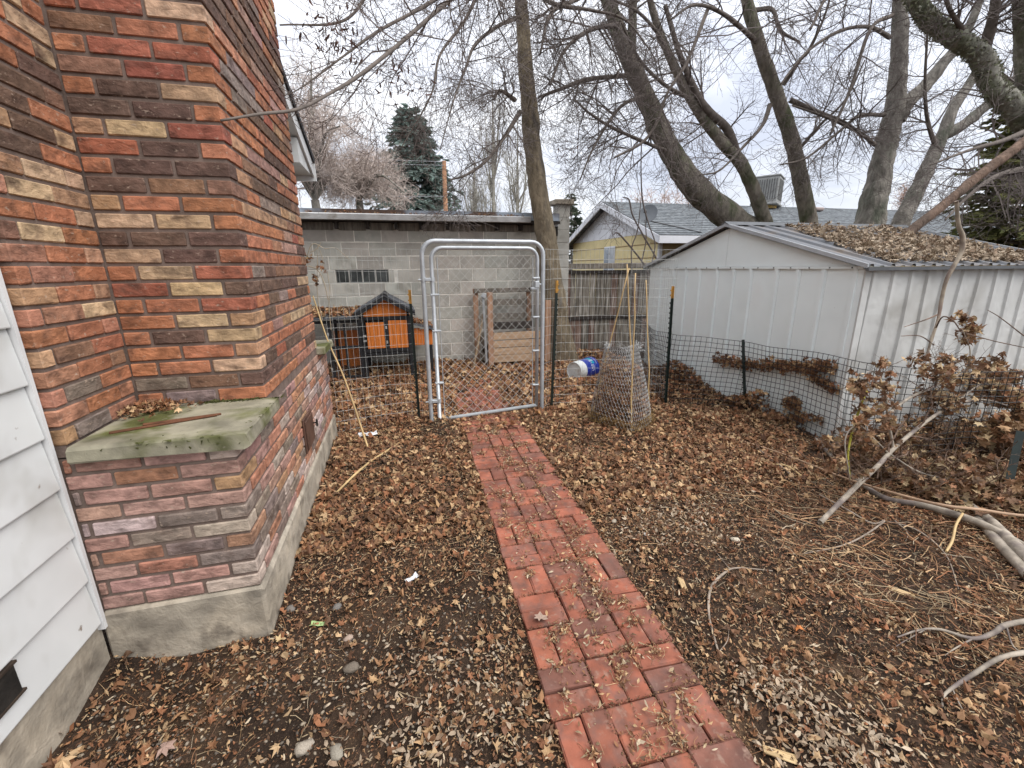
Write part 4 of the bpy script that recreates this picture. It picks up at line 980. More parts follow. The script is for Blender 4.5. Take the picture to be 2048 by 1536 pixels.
T3 = [(1545, 520, 7.6, 42), (1531, 449, 7.6, 36), (1505, 375, 7.6, 32), (1480, 325, 7.6, 32), (1450, 290, 7.6, 30), (1415, 248, 7.6, 28), (1382, 199, 7.6, 26), (1350, 135, 7.6, 23), (1318, 60, 7.6, 21), (1295, -20, 7.6, 18), (1275, -110, 7.6, 14)]
tree('maple_tree', 'thin twin stemmed tree crossing in front of the curved trunk', m_bark2, m_twig, T3, limbs=[
    line_px([(1480, 330, 7.6, 24), (1455, 260, 7.55, 22), (1420, 225, 7.5, 20), (1395, 190, 7.5, 18), (1360, 110, 7.5, 15), (1330, 10, 7.5, 12)]),
    line_px([(1385, 200, 7.6, 12), (1330, 170, 7.4, 10), (1280, 120, 7.2, 8), (1240, 40, 7.0, 5)]),
    line_px([(1340, 110, 7.5, 12), (1310, 60, 7.3, 10), (1270, 20, 7.2, 8), (1200, -10, 7.0, 5)]),
    ], lev=((13, .4, 1.6), (7, .3, 1.0), (5, .15, .5)), up=(-.05, -.05, .02), rmin=.0026)
T4 = [(1628, 530, 7.4, 48), (1618, 449, 7.4, 42), (1600, 350, 7.4, 40), (1581, 269, 7.4, 39), (1552, 186, 7.4, 38), (1523, 103, 7.4, 36), (1494, 0, 7.4, 33), (1475, -90, 7.4, 28)]
tree('maple_tree', 'straight bare trunk leaning left above the middle of the shed', m_bark2, m_twig, T4, limbs=[
    line_px([(1565, 170, 7.4, 16), (1600, 120, 7.2, 12), (1618, 100, 7.1, 10), (1650, 30, 7.0, 7), (1668, -40, 7.0, 5)]),
    line_px([(1580, 200, 7.4, 14), (1640, 225, 7.1, 10), (1690, 245, 6.9, 8), (1745, 285, 6.7, 7)]),
    line_px([(1540, 210, 7.4, 14), (1525, 250, 7.2, 10), (1490, 290, 7.0, 8), (1440, 340, 6.8, 5), (1400, 350, 6.7, 3)]),
    line_px([(1520, 90, 7.4, 15), (1450, 30, 7.2, 12), (1390, 10, 7.1, 9), (1340, 40, 7.0, 5)]),
    line_px([(1510, 20, 7.4, 15), (1545, 20, 7.2, 12), (1560, 60, 7.0, 10), (1600, 85, 6.9, 6)]),
    line_px([(1597, 300, 7.4, 10), (1640, 250, 7.2, 8), (1690, 200, 7.0, 6), (1730, 120, 6.9, 4)]),
    ], lev=((11, .5, 1.7), (7, .3, 1.05), (4, .15, .5)), up=(-.04, -.04, .02), rmin=.0026)
T5 = [(1722, 540, 7.2, 92), (1738, 449, 7.2, 76), (1755, 370, 7.2, 64), (1768, 310, 7.2, 58), (1788, 225, 7.2, 54), (1796, 150, 7.2, 50), (1799, 60, 7.2, 44), (1800, -40, 7.2, 38), (1802, -140, 7.2, 30)]
tree('maple_tree', 'thick grey trunk forking near the right end of the shed', m_bark3, m_twig, T5, limbs=[
    line_px([(1795, 240, 7.2, 44), (1820, 200, 7.15, 42), (1850, 172, 7.1, 40), (1890, 122, 7.0, 36), (1925, 80, 6.9, 30), (1960, 0, 6.8, 24), (1985, -80, 6.8, 18)]),
    line_px([(1780, 75, 7.2, 14), (1738, 54, 7.0, 12), (1680, 62, 6.8, 10), (1614, 104, 6.6, 8), (1560, 170, 6.5, 5)]),
    line_px([(1768, 230, 7.2, 13), (1718, 232, 7.0, 10), (1676, 265, 6.8, 8), (1614, 315, 6.7, 6), (1560, 330, 6.6, 4)]),
    line_px([(1750, 290, 7.1, 12), (1718, 265, 7.0, 10), (1656, 236, 6.8, 8), (1585, 211, 6.6, 5)]),
    line_px([(1785, 30, 7.2, 14), (1740, 60, 6.9, 11), (1700, 180, 6.7, 9), (1660, 270, 6.5, 6)]),
    line_px([(1800, 0, 7.2, 18), (1740, -30, 6.9, 14), (1660, -10, 6.6, 11), (1620, 60, 6.4, 7)]),
    ], lev=((11, .5, 1.7), (7, .3, 1.05), (4, .15, .5)), up=(-.03, -.04, .02), rmin=.0026)
T6 = [(1765, 540, 7.0, 56), (1800, 449, 7.0, 46), (1838, 373, 7.0, 42), (1860, 325, 7.0, 40), (1885, 270, 7.0, 36), (1908, 215, 7.0, 32), (1945, 157, 7.0, 27), (1975, 90, 7.0, 22), (1990, 0, 7.0, 16)]
tree('maple_tree', 'narrow forked trunk leaning right beside the thick grey trunk', m_bark3, m_twig, T6, limbs=[
    line_px([(1885, 272, 7.0, 36), (1929, 248, 6.9, 34), (1987, 199, 6.8, 32), (2045, 153, 6.7, 28), (2100, 90, 6.6, 20)]),
    line_px([(1870, 290, 7.0, 14), (1855, 240, 6.9, 12), (1850, 170, 6.8, 9), (1855, 60, 6.7, 7)]),
    ], lev=((14, .5, 1.6), (7, .3, 1.05), (5, .15, .5)), up=(0, -.03, .02), rmin=.0026)
m_bark7 = bark('ivy_bark', (.29, .28, .235), (.16, .17, .115), .45, .65, (10, 1, .05))
T7 = [(2120, 520, 5.2, 104), (2090, 380, 5.2, 84), (2065, 270, 5.2, 74), (2030, 215, 5.2, 68), (1990, 178, 5.2, 63), (1965, 120, 5.2, 59), (1925, 84, 5.2, 55), (1880, 58, 5.2, 52), (1840, 18, 5.2, 48), (1812, -50, 5.2, 46), (1795, -130, 5.2, 38)]
tree('maple_tree', 'pale mossy crooked trunk at the right edge', m_bark7, m_twig, T7, limbs=[
    line_px([(2060, 260, 5.2, 70), (2050, 120, 5.1, 60), (2044, 0, 5.0, 52), (2040, -100, 5.0, 44)]),
    line_px([(1965, 110, 5.2, 40), (1985, 40, 5.1, 34), (2000, -60, 5.0, 28)]),
    line_px([(1945, 85, 5.2, 18), (1900, 20, 5.0, 14), (1880, -60, 4.9, 10)]),
    line_px([(2090, 330, 5.0, 26), (2000, 350, 4.6, 18), (1940, 390, 4.3, 11), (1890, 440, 4.1, 5)]),
    line_px([(2080, 250, 5.0, 24), (2010, 280, 4.7, 16), (1940, 300, 4.5, 10), (1860, 330, 4.3, 5)]),
    ], lev=((15, .4, 1.3), (8, .25, .8), (5, .12, .4)), up=(0, -.03, .02), rmin=.0022, rough=.17)
# moss and lichen tufts clothing the crooked trunk
q7, r7 = line_px(T7); mt = MB(); ix = RN.integers(6, len(q7)-2, 2600); an = RN.uniform(0, 6.283, 2600); tg = unit(q7[ix+1]-q7[ix]); s1 = unit(np.cross(tg, [0.3, 1., .1])); s2 = np.cross(tg, s1)
c7 = q7[ix]+(q7[ix+1]-q7[ix])*RN.uniform(0, 1, (2600, 1))+(s1*np.cos(an)[:, None]+s2*np.sin(an)[:, None])*(r7[ix]*1.04)[:, None]
V7 = (c7[:, None]+RN.normal(0, .016, (2600, 4, 3))).reshape(-1, 3); F7 = (np.arange(2600)[:, None, None]*4+np.array([[0, 1, 2], [0, 2, 3], [0, 1, 3]])[None]).reshape(-1, 3)
mt.add(V7, F7, np.repeat(np.array([(.24, .245, .16), (.33, .33, .26), (.18, .19, .11)])[RN.integers(0, 3, 2600)], 4, axis=0)); T7o = [o for o in COL.objects if o.get('label') == 'pale mossy crooked trunk at the right edge'][0]
m_needle = mat('needles', src='col', rough=.8, var=0, trans=.15); tag(rel_to(T7o)('moss_tufts', mt, m_needle), kind='stuff')
# dead limb lying on the shed roof and a dead stem standing over its eave
Q, rr = line_px([(1786, 492, 3.95, 26), (1830, 455, 3.9, 28), (1890, 408, 3.85, 27), (1960, 350, 3.8, 30), (2048, 285, 3.75, 34), (2140, 220, 3.7, 38)])
m_deadb = bark('dead_bark', (.17, .115, .085), (.10, .08, .065), .5, .7)
o = limb_mesh(Q, rr, 10).build('fallen_limb', m_deadb, smooth=True); tag(o, 'thick brown dead limb resting on the leafy shed roof', 'branch')
ds = thing('crooked_branch', 'pale crooked dead stem hanging down over the shed eave', 'branch', tuple(at(1850, 720, 2.55))); DS = rel_to(ds)
m_pale_stem = mat('pale_stem', (.37, .31, .235), .85, var=.4, vs=12, vstretch=(1, 1, .5), col2=(.17, .125, .1), c2s=7, c2lo=.46, c2hi=.6, bump=(50, .4, .004))
Q, rr = line_px([(1913, 402, 2.55, 11), (1917, 450, 2.55, 13), (1925, 475, 2.55, 14), (1922, 505, 2.55, 14), (1906, 535, 2.55, 12), (1893, 560, 2.55, 10), (1884, 595, 2.55, 10), (1876, 640, 2.52, 9), (1866, 670, 2.5, 8), (1850, 722, 2.45, 6)])
DS('stem', limb_mesh(Q, rr, 8, .1), m_pale_stem, smooth=True)
mb = MB()
for l in ([(1874, 630, 2.52, 5), (1850, 640, 2.45, 4), (1808, 654, 2.4, 2)], [(1872, 655, 2.5, 4), (1885, 634, 2.4, 4), (1905, 640, 2.35, 4), (1920, 660, 2.3, 3)], [(1868, 690, 2.5, 4), (1840, 672, 2.45, 3), (1802, 672, 2.4, 2)], [(1910, 660, 2.35, 4), (1980, 680, 2.2, 3), (2048, 695, 2.1, 3)], [(2048, 672, 2.3, 4), (2000, 635, 2.3, 3), (1975, 620, 2.3, 2)]):
    q, r_ = line_px(l); tubes(mb, q, r_, 5)
DS('twigs', mb, m_deadb)

# background trees
def vert_tree(name, label, m_b, m_t, px, pyb, pyt, Y, wpx, nl, spreadpx, lev, up, grp=None, rmin=.006, forward=.8):
    base = at(px, pyb, Y); top = at(px, pyt, Y); base[2] = 0.0
    h = top[2]; sc_ = depth_of(base)/FPX
    Q = smooth_line([base, base*.6+top*.4+[.1, 0, 0], top], 6); rr = np.linspace(wpx*sc_/2, rmin, len(Q)); limbs = []
    for k in range(nl):
        z = h*R.uniform(.25, .8); dx = R.uniform(-1, 1)*spreadpx*sc_; dy = R.uniform(-.6, .6)*spreadpx*sc_
        p0 = base*(1-z/h)+top*(z/h); p1 = p0+np.array([dx*.5, dy*.5, h*.06]); p2 = p0+np.array([dx, dy, h*R.uniform(.08, .2)]); q = smooth_line([p0, p1, p2], 4)
        limbs.append((q, np.linspace(wpx*sc_*.2, rmin, len(q))))
    return tree(name, label, m_b, m_t, (Q, rr), limbs=limbs, lev=lev, up=up, group=grp, rmin=rmin, trunk_twigs=True)
m_bark_p = mat('poplar_bark', (.30, .28, .23), .9, var=.3, vs=3, bump=(8, .4, .03))
for k, (px, pt, wd, lab) in enumerate(((985, 150, 10, 'tallest'), (948, 300, 8, 'shorter'), (1035, 240, 9, 'slim right'))):
    lb = ['tall pale columnar poplar above the garage roof', 'shorter pale poplar between the spruce and the tall poplar', 'pale poplar just left of the leaning maple trunk'][k]
    base = at(px, 420, 30.0); base[2] = 0; top = at(px, pt, 30.0); limbs = []
    for j in range(13):
        z0 = R.uniform(.12, .55); p0 = base*(1-z0)+top*z0; dx, dy = R.uniform(-.9, .9), R.uniform(-.9, .9); hh = top[2]*R.uniform(.25, .42)
        q = smooth_line([p0, p0+[dx*.6, dy*.6, hh*.4], p0+[dx, dy, hh]], 4); limbs.append((q, np.linspace(.06, .012, len(q))))
    q0 = smooth_line([base, (base+top)/2, top], 6)
    tree('poplar_tree', lb, m_bark_p, m_twig_pop, (q0, np.linspace(wd/2*30/FPX*1.1, .02, len(q0))), limbs=limbs, lev=((9, .6, 2.2), (6, .4, 1.2)), up=(.35, .25), rmin=.011, group='poplars behind the garage', trunk_twigs=True)
fruit = [(640, 120, 11.5, 'twiggy pale pinkish tree above the garage gutter by the chimney'), (728, 335, 13.0, 'low pale twiggy tree leaning across the spruce')]
for px, pt, Y, lb in fruit:
    base = at(px-20, 420, Y); base[2] = 0; limbs = []; fork = at(px-10, 400, Y)
    for j in range(13):
        tx = px+R.uniform(-95, 105)*(1 if px < 700 else .8); ty = R.uniform(pt, 390); tip = at(tx, ty, Y+R.uniform(-1.6, 1.6)); mid = (fork*.5+tip*.5)+[0, 0, R.uniform(.1, .6)]
        q = smooth_line([fork, mid, tip], 5); limbs.append((q, np.linspace(.05, .012, len(q))))
    q0 = smooth_line([base, (base+fork)/2+[.1, 0, 0], fork], 5)
    tree('fruit_tree', lb, m_bark3, m_twig_pale, (q0, np.linspace(.2, .09, len(q0))), limbs=limbs, lev=((12, .3, 1.4), (8, .25, .9), (3, .15, .6)), up=(.02, .0, .04), rmin=.0042, wig=.3)
for px, pt, Y, lb in ((1330, 372, 34, 'rusty bare tree crown above the neighbouring roof, beside the dish'), (1385, 385, 36, 'rusty bare crown behind the curved trunk above the roof ridge'), (1275, 390, 40, 'faint rusty bare crown left of the dish'), (1810, 370, 34, 'faint rusty bare crown between the two right trunks')):
    vert_tree('far_tree', lb, m_bark3, m_twig_or, px, 430, pt, Y, 5, 8, 34, ((9, .8, 2.2), (6, .5, 1.3)), (.1, .05), rmin=.014)

# conifers: whorls of drooping boughs clothed in short needle sprays
def conifer(name, label, base, top, rmax, nb, c1, c2, droop=.25, seed=1, twig=.16, dens=26, zmin=.08):
    rg = np.random.default_rng(seed); base = np.array(base, float); top = np.array(top, float); h = top[2]-base[2]
    t = thing(name, label, 'tree', (base[0], base[1], base[2])); T = rel_to(t)
    q = smooth_line([base, (base+top)/2, top], 5); T('trunk', limb_mesh(q, np.linspace(max(.06, h*.02), .01, len(q)), 8), m_bark3)
    s = rg.uniform(zmin, 1, nb)**.9; az = rg.uniform(0, 2*math.pi, nb); L_ = rmax*(1-s)**.62*rg.uniform(.65, 1.12, nb)+.04
    p0 = base+(top-base)*s[:, None]; dirh = np.stack([np.cos(az), np.sin(az), np.zeros(nb)], 1)
    tt = np.linspace(0, 1, 6)[None, :, None]
    P = p0[:, None]+dirh[:, None]*L_[:, None, None]*tt+np.array([0, 0, 1.])[None, None]*(L_[:, None, None]*(.12*tt-droop*tt*tt*1.4+.10*tt**4))
    mb = MB(); tubes(mb, P, (np.linspace(.02, .005, 6)[None]*np.ones((nb, 1))), 3); T('boughs', mb, m_bark3)
    idx = np.repeat(np.arange(nb), (np.maximum(4, dens*(L_/rmax+.2))).astype(int)); M_ = len(idx); u = rg.uniform(.18, 1.05, M_)
    k = np.clip(u*5, 0, 4.999); i0 = k.astype(int); f = (k-i0)[:, None]; c = P[idx, i0]*(1-f)+P[idx, i0+1]*f
    side = np.cross(dirh[idx], [0, 0, 1.])*rg.choice([-1, 1], M_)[:, None]; d = unit(dirh[idx]*rg.uniform(.3, 1, (M_, 1))+side*rg.uniform(.2, 1, (M_, 1))+np.stack([np.zeros(M_), np.zeros(M_), rg.uniform(-.55, .25, M_)], 1))
    ln = twig*rg.uniform(.6, 1.4, M_)*(1-.4*u); wv = unit(np.cross(d, rg.normal(0, 1, (M_, 3))))*(ln*.20)[:, None]; wv2 = unit(np.cross(d, wv))*(ln*.16)[:, None]
    V = np.stack([c, c+d*ln[:, None]*.45+wv, c+d*ln[:, None], c+d*ln[:, None]*.45-wv, c+d*ln[:, None]*.5+wv2, c+d*ln[:, None]*.5-wv2], 1).reshape(-1, 3)
    b = (np.arange(M_)*6)[:, None]; F4 = np.concatenate([b+np.array([[0, 1, 2, 3]]), b+np.array([[0, 4, 2, 5]])])
    mixv = rg.uniform(0, 1, (M_, 1)); col = (np.array(c1)*(1-mixv)+np.array(c2)*mixv)*rg.uniform(.7, 1.3, (M_, 1))
    mb = MB(); mb.add(V, F4, np.repeat(col, 6, axis=0)); tag(T('crown', mb, m_needle), kind='stuff'); return t
bs = at(835, 420, 17.0); bs[2] = 0
conifer('spruce_tree', 'dark blue green spruce rising over the garage roof', bs, at(818, 212, 17.0), 2.7, 420, (.14, .195, .165), (.29, .355, .325), .30, 3, .34, 36)
bs = at(1148, 500, 20.0); bs[2] = 0
conifer('spruce_tree', 'small slim spruce between the pier cap and the yellow house', bs, at(1141, 388, 20.0), 1.15, 170, (.05, .075, .045), (.12, .145, .09), .2, 5, .25, 26)
bs = at(1740, 450, 30.0); bs[2] = 0
conifer('spruce_tree', 'distant hazy spruce behind the thick grey trunk', bs, at(1738, 372, 30.0), 2.0, 120, (.08, .085, .07), (.13, .13, .11), .2, 6, .4, 16)
cbs = at(2085, 470, 6.6); cbs[2] = 0
conifer('cedar_tree', 'shaggy olive green cedar at the right behind the shed', cbs, at(2075, 150, 6.6)+[0, 0, .3], 1.75, 300, (.12, .14, .05), (.30, .29, .115), .18, 8, .20, 60, .32)

# utility pole and wires behind the garage
m_pole = mat('pole_wood', (.30, .16, .09), .85, var=.3, vs=3, vstretch=(3, 3, .4))
m_cable = mat('cable', (.30, .31, .32), .6, var=.1)
up_ = at(889, 420, 14.0); ut = at(888, 322, 14.0)
o = tubes(MB(), np.array([[up_[0], up_[1], 0], ut]), np.array([.075, .06]), 10, cap=True).build('utility_pole', m_pole, smooth=True); tag(o, 'orange brown wooden utility pole beside the spruce', 'pole')
for k, (za, zb) in enumerate(((324, 310), (331, 322), (393, 392))):
    a = at(888, za, 13.95); b_ = at(560, zb-20, 15.5); q = smooth_line([a, (a+b_)/2-[0, 0, .12], b_], 8); mb = MB(); tubes(mb, q, np.full(len(q), .011), 4)
    tag(mb.build('overhead_wire', m_cable), ['topmost overhead wire running left from the utility pole', 'second overhead wire just below the topmost one', 'lowest overhead wire low on the utility pole'][k], 'wire', 'overhead wires at the pole')
# ------------------------------------------------------------------ leaf litter
m_leaf = mat('dry_leaf', src='col', rough=.75, var=0, trans=.1, spec=.3)
LEAFC = np.array([(.235, .118, .065), (.30, .165, .092), (.155, .078, .046), (.37, .235, .135), (.105, .058, .036), (.26, .115, .062), (.44, .30, .185), (.19, .092, .05), (.13, .066, .042)])*np.array([1.2, 1.2, 1.08])
PALEC = np.array([(.47, .36, .22), (.40, .30, .18), (.52, .42, .29), (.33, .24, .145)])
GREYC = np.array([(.38, .29, .20), (.32, .24, .165), (.45, .36, .26), (.25, .17, .11)])
def maple_tpl():
    a = np.linspace(0, 2*math.pi, 15)[:-1]; r = np.array([1, .55, .95, .5, .8, .45, .55, .25, .55, .45, .8, .5, .95, .55]); V = np.zeros((15, 3)); V[1:, 0] = r*np.cos(a)*.5; V[1:, 1] = r*np.sin(a)*.5
    F = np.array([[0, i+1, (i+1) % 14+1] for i in range(14)]); return V, F
def oval_tpl(w=.42):
    V = np.array([[-.5, 0, 0], [-.2, w*.42, 0], [.15, w*.5, 0], [.5, 0, 0], [.15, -w*.5, 0], [-.2, -w*.42, 0], [0, 0, 0]]); F = np.array([[6, 0, 1], [6, 1, 2], [6, 2, 3], [6, 3, 4], [6, 4, 5], [6, 5, 0]]); return V, F
def frag_tpl():       # torn, folded piece of a leaf
    V = np.array([[-.5, .05, 0], [-.25, .3, .05], [.05, .18, -.03], [.3, .34, .06], [.5, .0, 0], [.22, -.2, .05], [-.1, -.3, -.02], [-.3, -.12, .05], [0, 0, .04]]); return V, np.array([[8, i, (i+1) % 8] for i in range(8)])
def chip_tpl(): V = np.array([[-.5, 0, 0], [.0, .22, .05], [.5, .02, 0], [.05, -.24, 0.03]]); return V, np.array([[0, 1, 2], [0, 2, 3]])
def samara_tpl(): V = np.array([[-.5, 0, 0], [-.34, .09, .02], [.1, .13, .0], [.5, .04, .02], [.42, -.10, 0], [-.3, -.07, .02]]); return V, np.array([[0, 1, 5], [1, 2, 5], [2, 4, 5], [2, 3, 4]])
def scatter(mb, tpl, xy, size, col, tilt=.35, curl=.6, zoff=.006, hfun=None, zextra=None):
    V0, F0 = tpl; n = len(xy)
    if n == 0: return
    V = np.repeat(V0[None], n, 0).copy(); cu = RN.normal(0, curl, (n, 1)); cv = RN.normal(0, curl, (n, 1))
    V[:, :, 2] += cu*V[:, :, 0]**2*1.2+cv*V[:, :, 1]**2*1.4+RN.normal(0, .03, V.shape[:2])
    V[:, :, :2] *= 1+RN.normal(0, .10, V.shape[:2])[:, :, None]
    V *= np.asarray(size).reshape(-1, 1, 1)
    az = RN.uniform(0, 6.283, n); tx = RN.normal(0, tilt, n); ty = RN.normal(0, tilt, n)
    ca, sa, cx, sx, cy, sy = np.cos(az), np.sin(az), np.cos(tx), np.sin(tx), np.cos(ty), np.sin(ty)
    Rm = np.zeros((n, 3, 3)); Rm[:, 0, 0] = ca*cy; Rm[:, 0, 1] = -sa*cx+ca*sy*sx; Rm[:, 0, 2] = sa*sx+ca*sy*cx; Rm[:, 1, 0] = sa*cy; Rm[:, 1, 1] = ca*cx+sa*sy*sx; Rm[:, 1, 2] = -ca*sx+sa*sy*cx; Rm[:, 2, 0] = -sy; Rm[:, 2, 1] = cy*sx; Rm[:, 2, 2] = cy*cx
    V = np.einsum('nij,nkj->nki', Rm, V)
    z = (hfun or gh)(xy[:, 0], xy[:, 1])+zoff+np.abs(RN.normal(0, .006, n))
    if zextra is not None: z = z+zextra
    low = V[:, :, 2].min(1); V[:, :, 2] += (z-np.maximum(low, -.02)*0-low*.55)[:, None]; V[:, :, 0] += xy[:, :1]; V[:, :, 1] += xy[:, 1:2]
    k = len(V0); F = (np.arange(n)[:, None, None]*k+F0[None]).reshape(-1, F0.shape[1]); mb.add(V.reshape(-1, 3), F, np.repeat(col, k, axis=0))
def straws(mb, xy, ln, col, r=.0011, hfun=None, lift=.01):
    n = len(xy); az = RN.uniform(0, 6.283, n); d = np.stack([np.cos(az), np.sin(az)], 1); bend = RN.normal(0, .25, n); k = np.linspace(-.5, .5, 4); nrm = np.stack([-d[:, 1], d[:, 0]], 1)
    P = np.zeros((n, 4, 3)); P[:, :, :2] = xy[:, None]+d[:, None]*(ln[:, None]*k)[:, :, None]+nrm[:, None]*(ln[:, None]*bend[:, None]*(k**2)[None])[:, :, None]
    P[:, :, 2] = (hfun or gh)(P[:, :, 0], P[:, :, 1])+lift*RN.uniform(.3, 1.4, (n, 1))+RN.normal(0, .004, (n, 4)); rr = np.asarray(r)*RN.uniform(.6, 1.6, (n, 1))*np.array([[1, 1, .9, .6]]); tubes(mb, P, rr, 3, col)
def pick(C, n, j=.22): return C[RN.integers(0, len(C), n)]*RN.uniform(1-j, 1+j, (n, 1))
def vnoise(x, y, s, seed):
    rg = np.random.default_rng(seed); h = 0
    for i in range(6): a = rg.uniform(0, 6.28); k = s*rg.uniform(.6, 1.6); h = h+np.sin(k*(x*math.cos(a)+y*math.sin(a))+rg.uniform(0, 6.28))
    return h/6
PX = lambda y: .70+.0385*(y-.8)                      # centre line of the brick path
def place(n, x0, x1, y0, y1, keep):
    xy = np.stack([RN.uniform(x0, x1, n), RN.uniform(y0, y1, n)], 1); return xy[RN.uniform(0, 1, n) < keep(xy[:, 0], xy[:, 1])]
def off_house(x, y): return ((x > XB+.02) | (y < Y0-.02) | (y > Y3+.04)) & (x > XS+.01)
def off_path(x, y, m=.30): return np.where((np.abs(x-PX(y)) < m-.012+.028*vnoise(x, y, 6, 21)) & (y < 6.0), 0.0, 1.0)
def inyard(x, y): return off_house(x, y) & ~((x > SX0-.03) & (y > SY0-.03)) & (y < YG-.02)
def near_edge(x, y): return np.exp(-((np.abs(x-PX(y))-.34)/.07)**2)
def dens_leaf(x, y):
    d = .82+.8*vnoise(x, y, 2.6, 4)+.6*vnoise(x, y, 8, 5)+.35*vnoise(x, y, 19, 6); d = np.where(x < .2, d*.85, d); d = d+.6*near_edge(x, y)+.4*np.exp(-((x-XB-.05)/.07)**2)*(y > 1.8)
    d = np.where((x > 1.15) & (x < 1.75) & (y > 1.3) & (y < 2.4), d*.75, d); bare = np.exp(-(((x-2.35)/.45)**2+((y-1.75)/.3)**2))+.9*np.exp(-(((x-1.9)/.35)**2+((y-3.25)/.22)**2))+np.exp(-(((x+.5)/.5)**2+((y-1.15)/.45)**2))*.8
    return np.clip(d*(1-.6*bare), .18, 1)*inyard(x, y)*off_path(x, y)
lit = MB()
# far yard behind the gate: deep brown leaves
n = 9000; xy = place(n, -1.4, 3.6, 4.35, 7.24, lambda x, y: inyard(x, y)*(.55+.45*off_path(x, y, .2)*1.0)*np.where((np.abs(x-PX(y)) < .26) & (y < 5.45), .22, 1)); scatter(lit, maple_tpl(), xy, RN.uniform(.05, .12, len(xy)), pick(LEAFC*1.12, len(xy)), .38, .9)
xy = place(9000, -1.4, 3.6, 4.3, 7.24, lambda x, y: inyard(x, y)*np.where((np.abs(x-PX(y)) < .28) & (y < 5.45), .2, 1)); scatter(lit, oval_tpl(), xy, RN.uniform(.03, .07, len(xy)), pick(LEAFC, len(xy)), .4, .9)
# middle ground
xy = place(6000, -.66, 3.62, 2.3, 4.4, dens_leaf); scatter(lit, frag_tpl(), xy, RN.uniform(.03, .07, len(xy)), pick(np.vstack([LEAFC, LEAFC*.7]), len(xy)), .35, 1.3)
xy = place(5000, -.66, 3.62, 2.3, 4.4, dens_leaf); scatter(lit, maple_tpl(), xy, RN.uniform(.03, .075, len(xy)), pick(LEAFC, len(xy)), .32, .9)
xy = place(26000, -.66, 3.62, 2.3, 4.4, dens_leaf); scatter(lit, oval_tpl(.36), xy, RN.uniform(.012, .04, len(xy)), pick(np.vstack([LEAFC, LEAFC*.75]), len(xy)), .38, 1.0)
# foreground
xy = place(2600, XS, 4.6, .1, 2.4, dens_leaf); scatter(lit, maple_tpl(), xy, RN.uniform(.022, .055, len(xy)), pick(LEAFC*.9, len(xy)), .3, 1.3)
xy = place(40000, XS, 4.6, .1, 2.4, dens_leaf); scatter(lit, oval_tpl(.38), xy, RN.uniform(.007, .026, len(xy)), pick(np.vstack([LEAFC, LEAFC*.62, LEAFC*.8]), len(xy)), .38, 1.1)
xy = place(5000, XS, 4.6, .1, 2.4, dens_leaf); scatter(lit, frag_tpl(), xy, RN.uniform(.015, .048, len(xy)), pick(np.vstack([LEAFC, LEAFC*.7]), len(xy)), .38, 1.4)
xy = place(120000, XS, 4.6, .1, 4.4, lambda x, y: (dens_leaf(x, y)*.7+.2*inyard(x, y)*off_path(x, y))); scatter(lit, chip_tpl(), xy, RN.uniform(.005, .018, len(xy)), pick(np.vstack([LEAFC, LEAFC*.6, LEAFC*.8, PALEC*.8]), len(xy)), .4, .5, .003)
xy = place(2600, 4.2, 8.0, .0, 2.7, lambda x, y: np.full(x.shape, .8)); scatter(lit, frag_tpl(), xy, RN.uniform(.04, .09, len(xy)), pick(LEAFC, len(xy)), .35, 1.2)
# winged seeds and straw
xy = place(7500, XS, 4.6, .1, 4.4, lambda x, y: (.2+.8*np.clip(.5+vnoise(x, y, 4, 9), 0, 1))*inyard(x, y)*off_path(x, y, .31)); scatter(lit, samara_tpl(), xy, RN.uniform(.018, .034, len(xy)), pick(PALEC, len(xy)), .25, .3, .007)
xy = place(11000, -.66, 3.6, 1.9, 4.5, lambda x, y: inyard(x, y)*off_path(x, y, .29)*np.clip(.5+.6*vnoise(x, y, 3, 14), .1, 1)); straws(lit, xy, RN.uniform(.03, .13, len(xy)), pick(np.vstack([PALEC*.85, LEAFC]), len(xy)), .0012)
xy = place(12000, XS, 4.4, .1, 1.9, lambda x, y: inyard(x, y)*off_path(x, y, .31)*np.where(x > 1.2, 1, .45)*np.clip(.5+.6*vnoise(x, y, 3, 15), .1, 1)); straws(lit, xy, RN.uniform(.02, .10, len(xy)), pick(np.vstack([PALEC*.95, LEAFC]), len(xy)), .0009)
xy = place(2300, 2.0, 4.2, .8, 2.3, lambda x, y: inyard(x, y)*1.0); straws(lit, xy, RN.uniform(.04, .2, len(xy)), pick(np.vstack([PALEC*.75, LEAFC, LEAFC]), len(xy)), .0018, lift=.02)
# bleached drifts: pale matted patches
for (cx, cy, sx, sy, nn) in ((1.55, 2.05, .26, .14, 380), (1.30, .78, .13, .10, 330), (1.28, 1.02, .08, .06, 200), (-.02, 1.25, .2, .18, 330), (1.9, 2.6, .35, .2, 300), (.05, .95, .25, .2, 220)):
    xy = RN.normal(0, 1, (nn, 2))*[sx, sy]+[cx, cy]; xy = xy[(off_path(xy[:, 0], xy[:, 1]) > .5)]
    scatter(lit, oval_tpl(.4), xy, RN.uniform(.012, .036, len(xy)), pick(GREYC, len(xy)), .3, .8, .008)
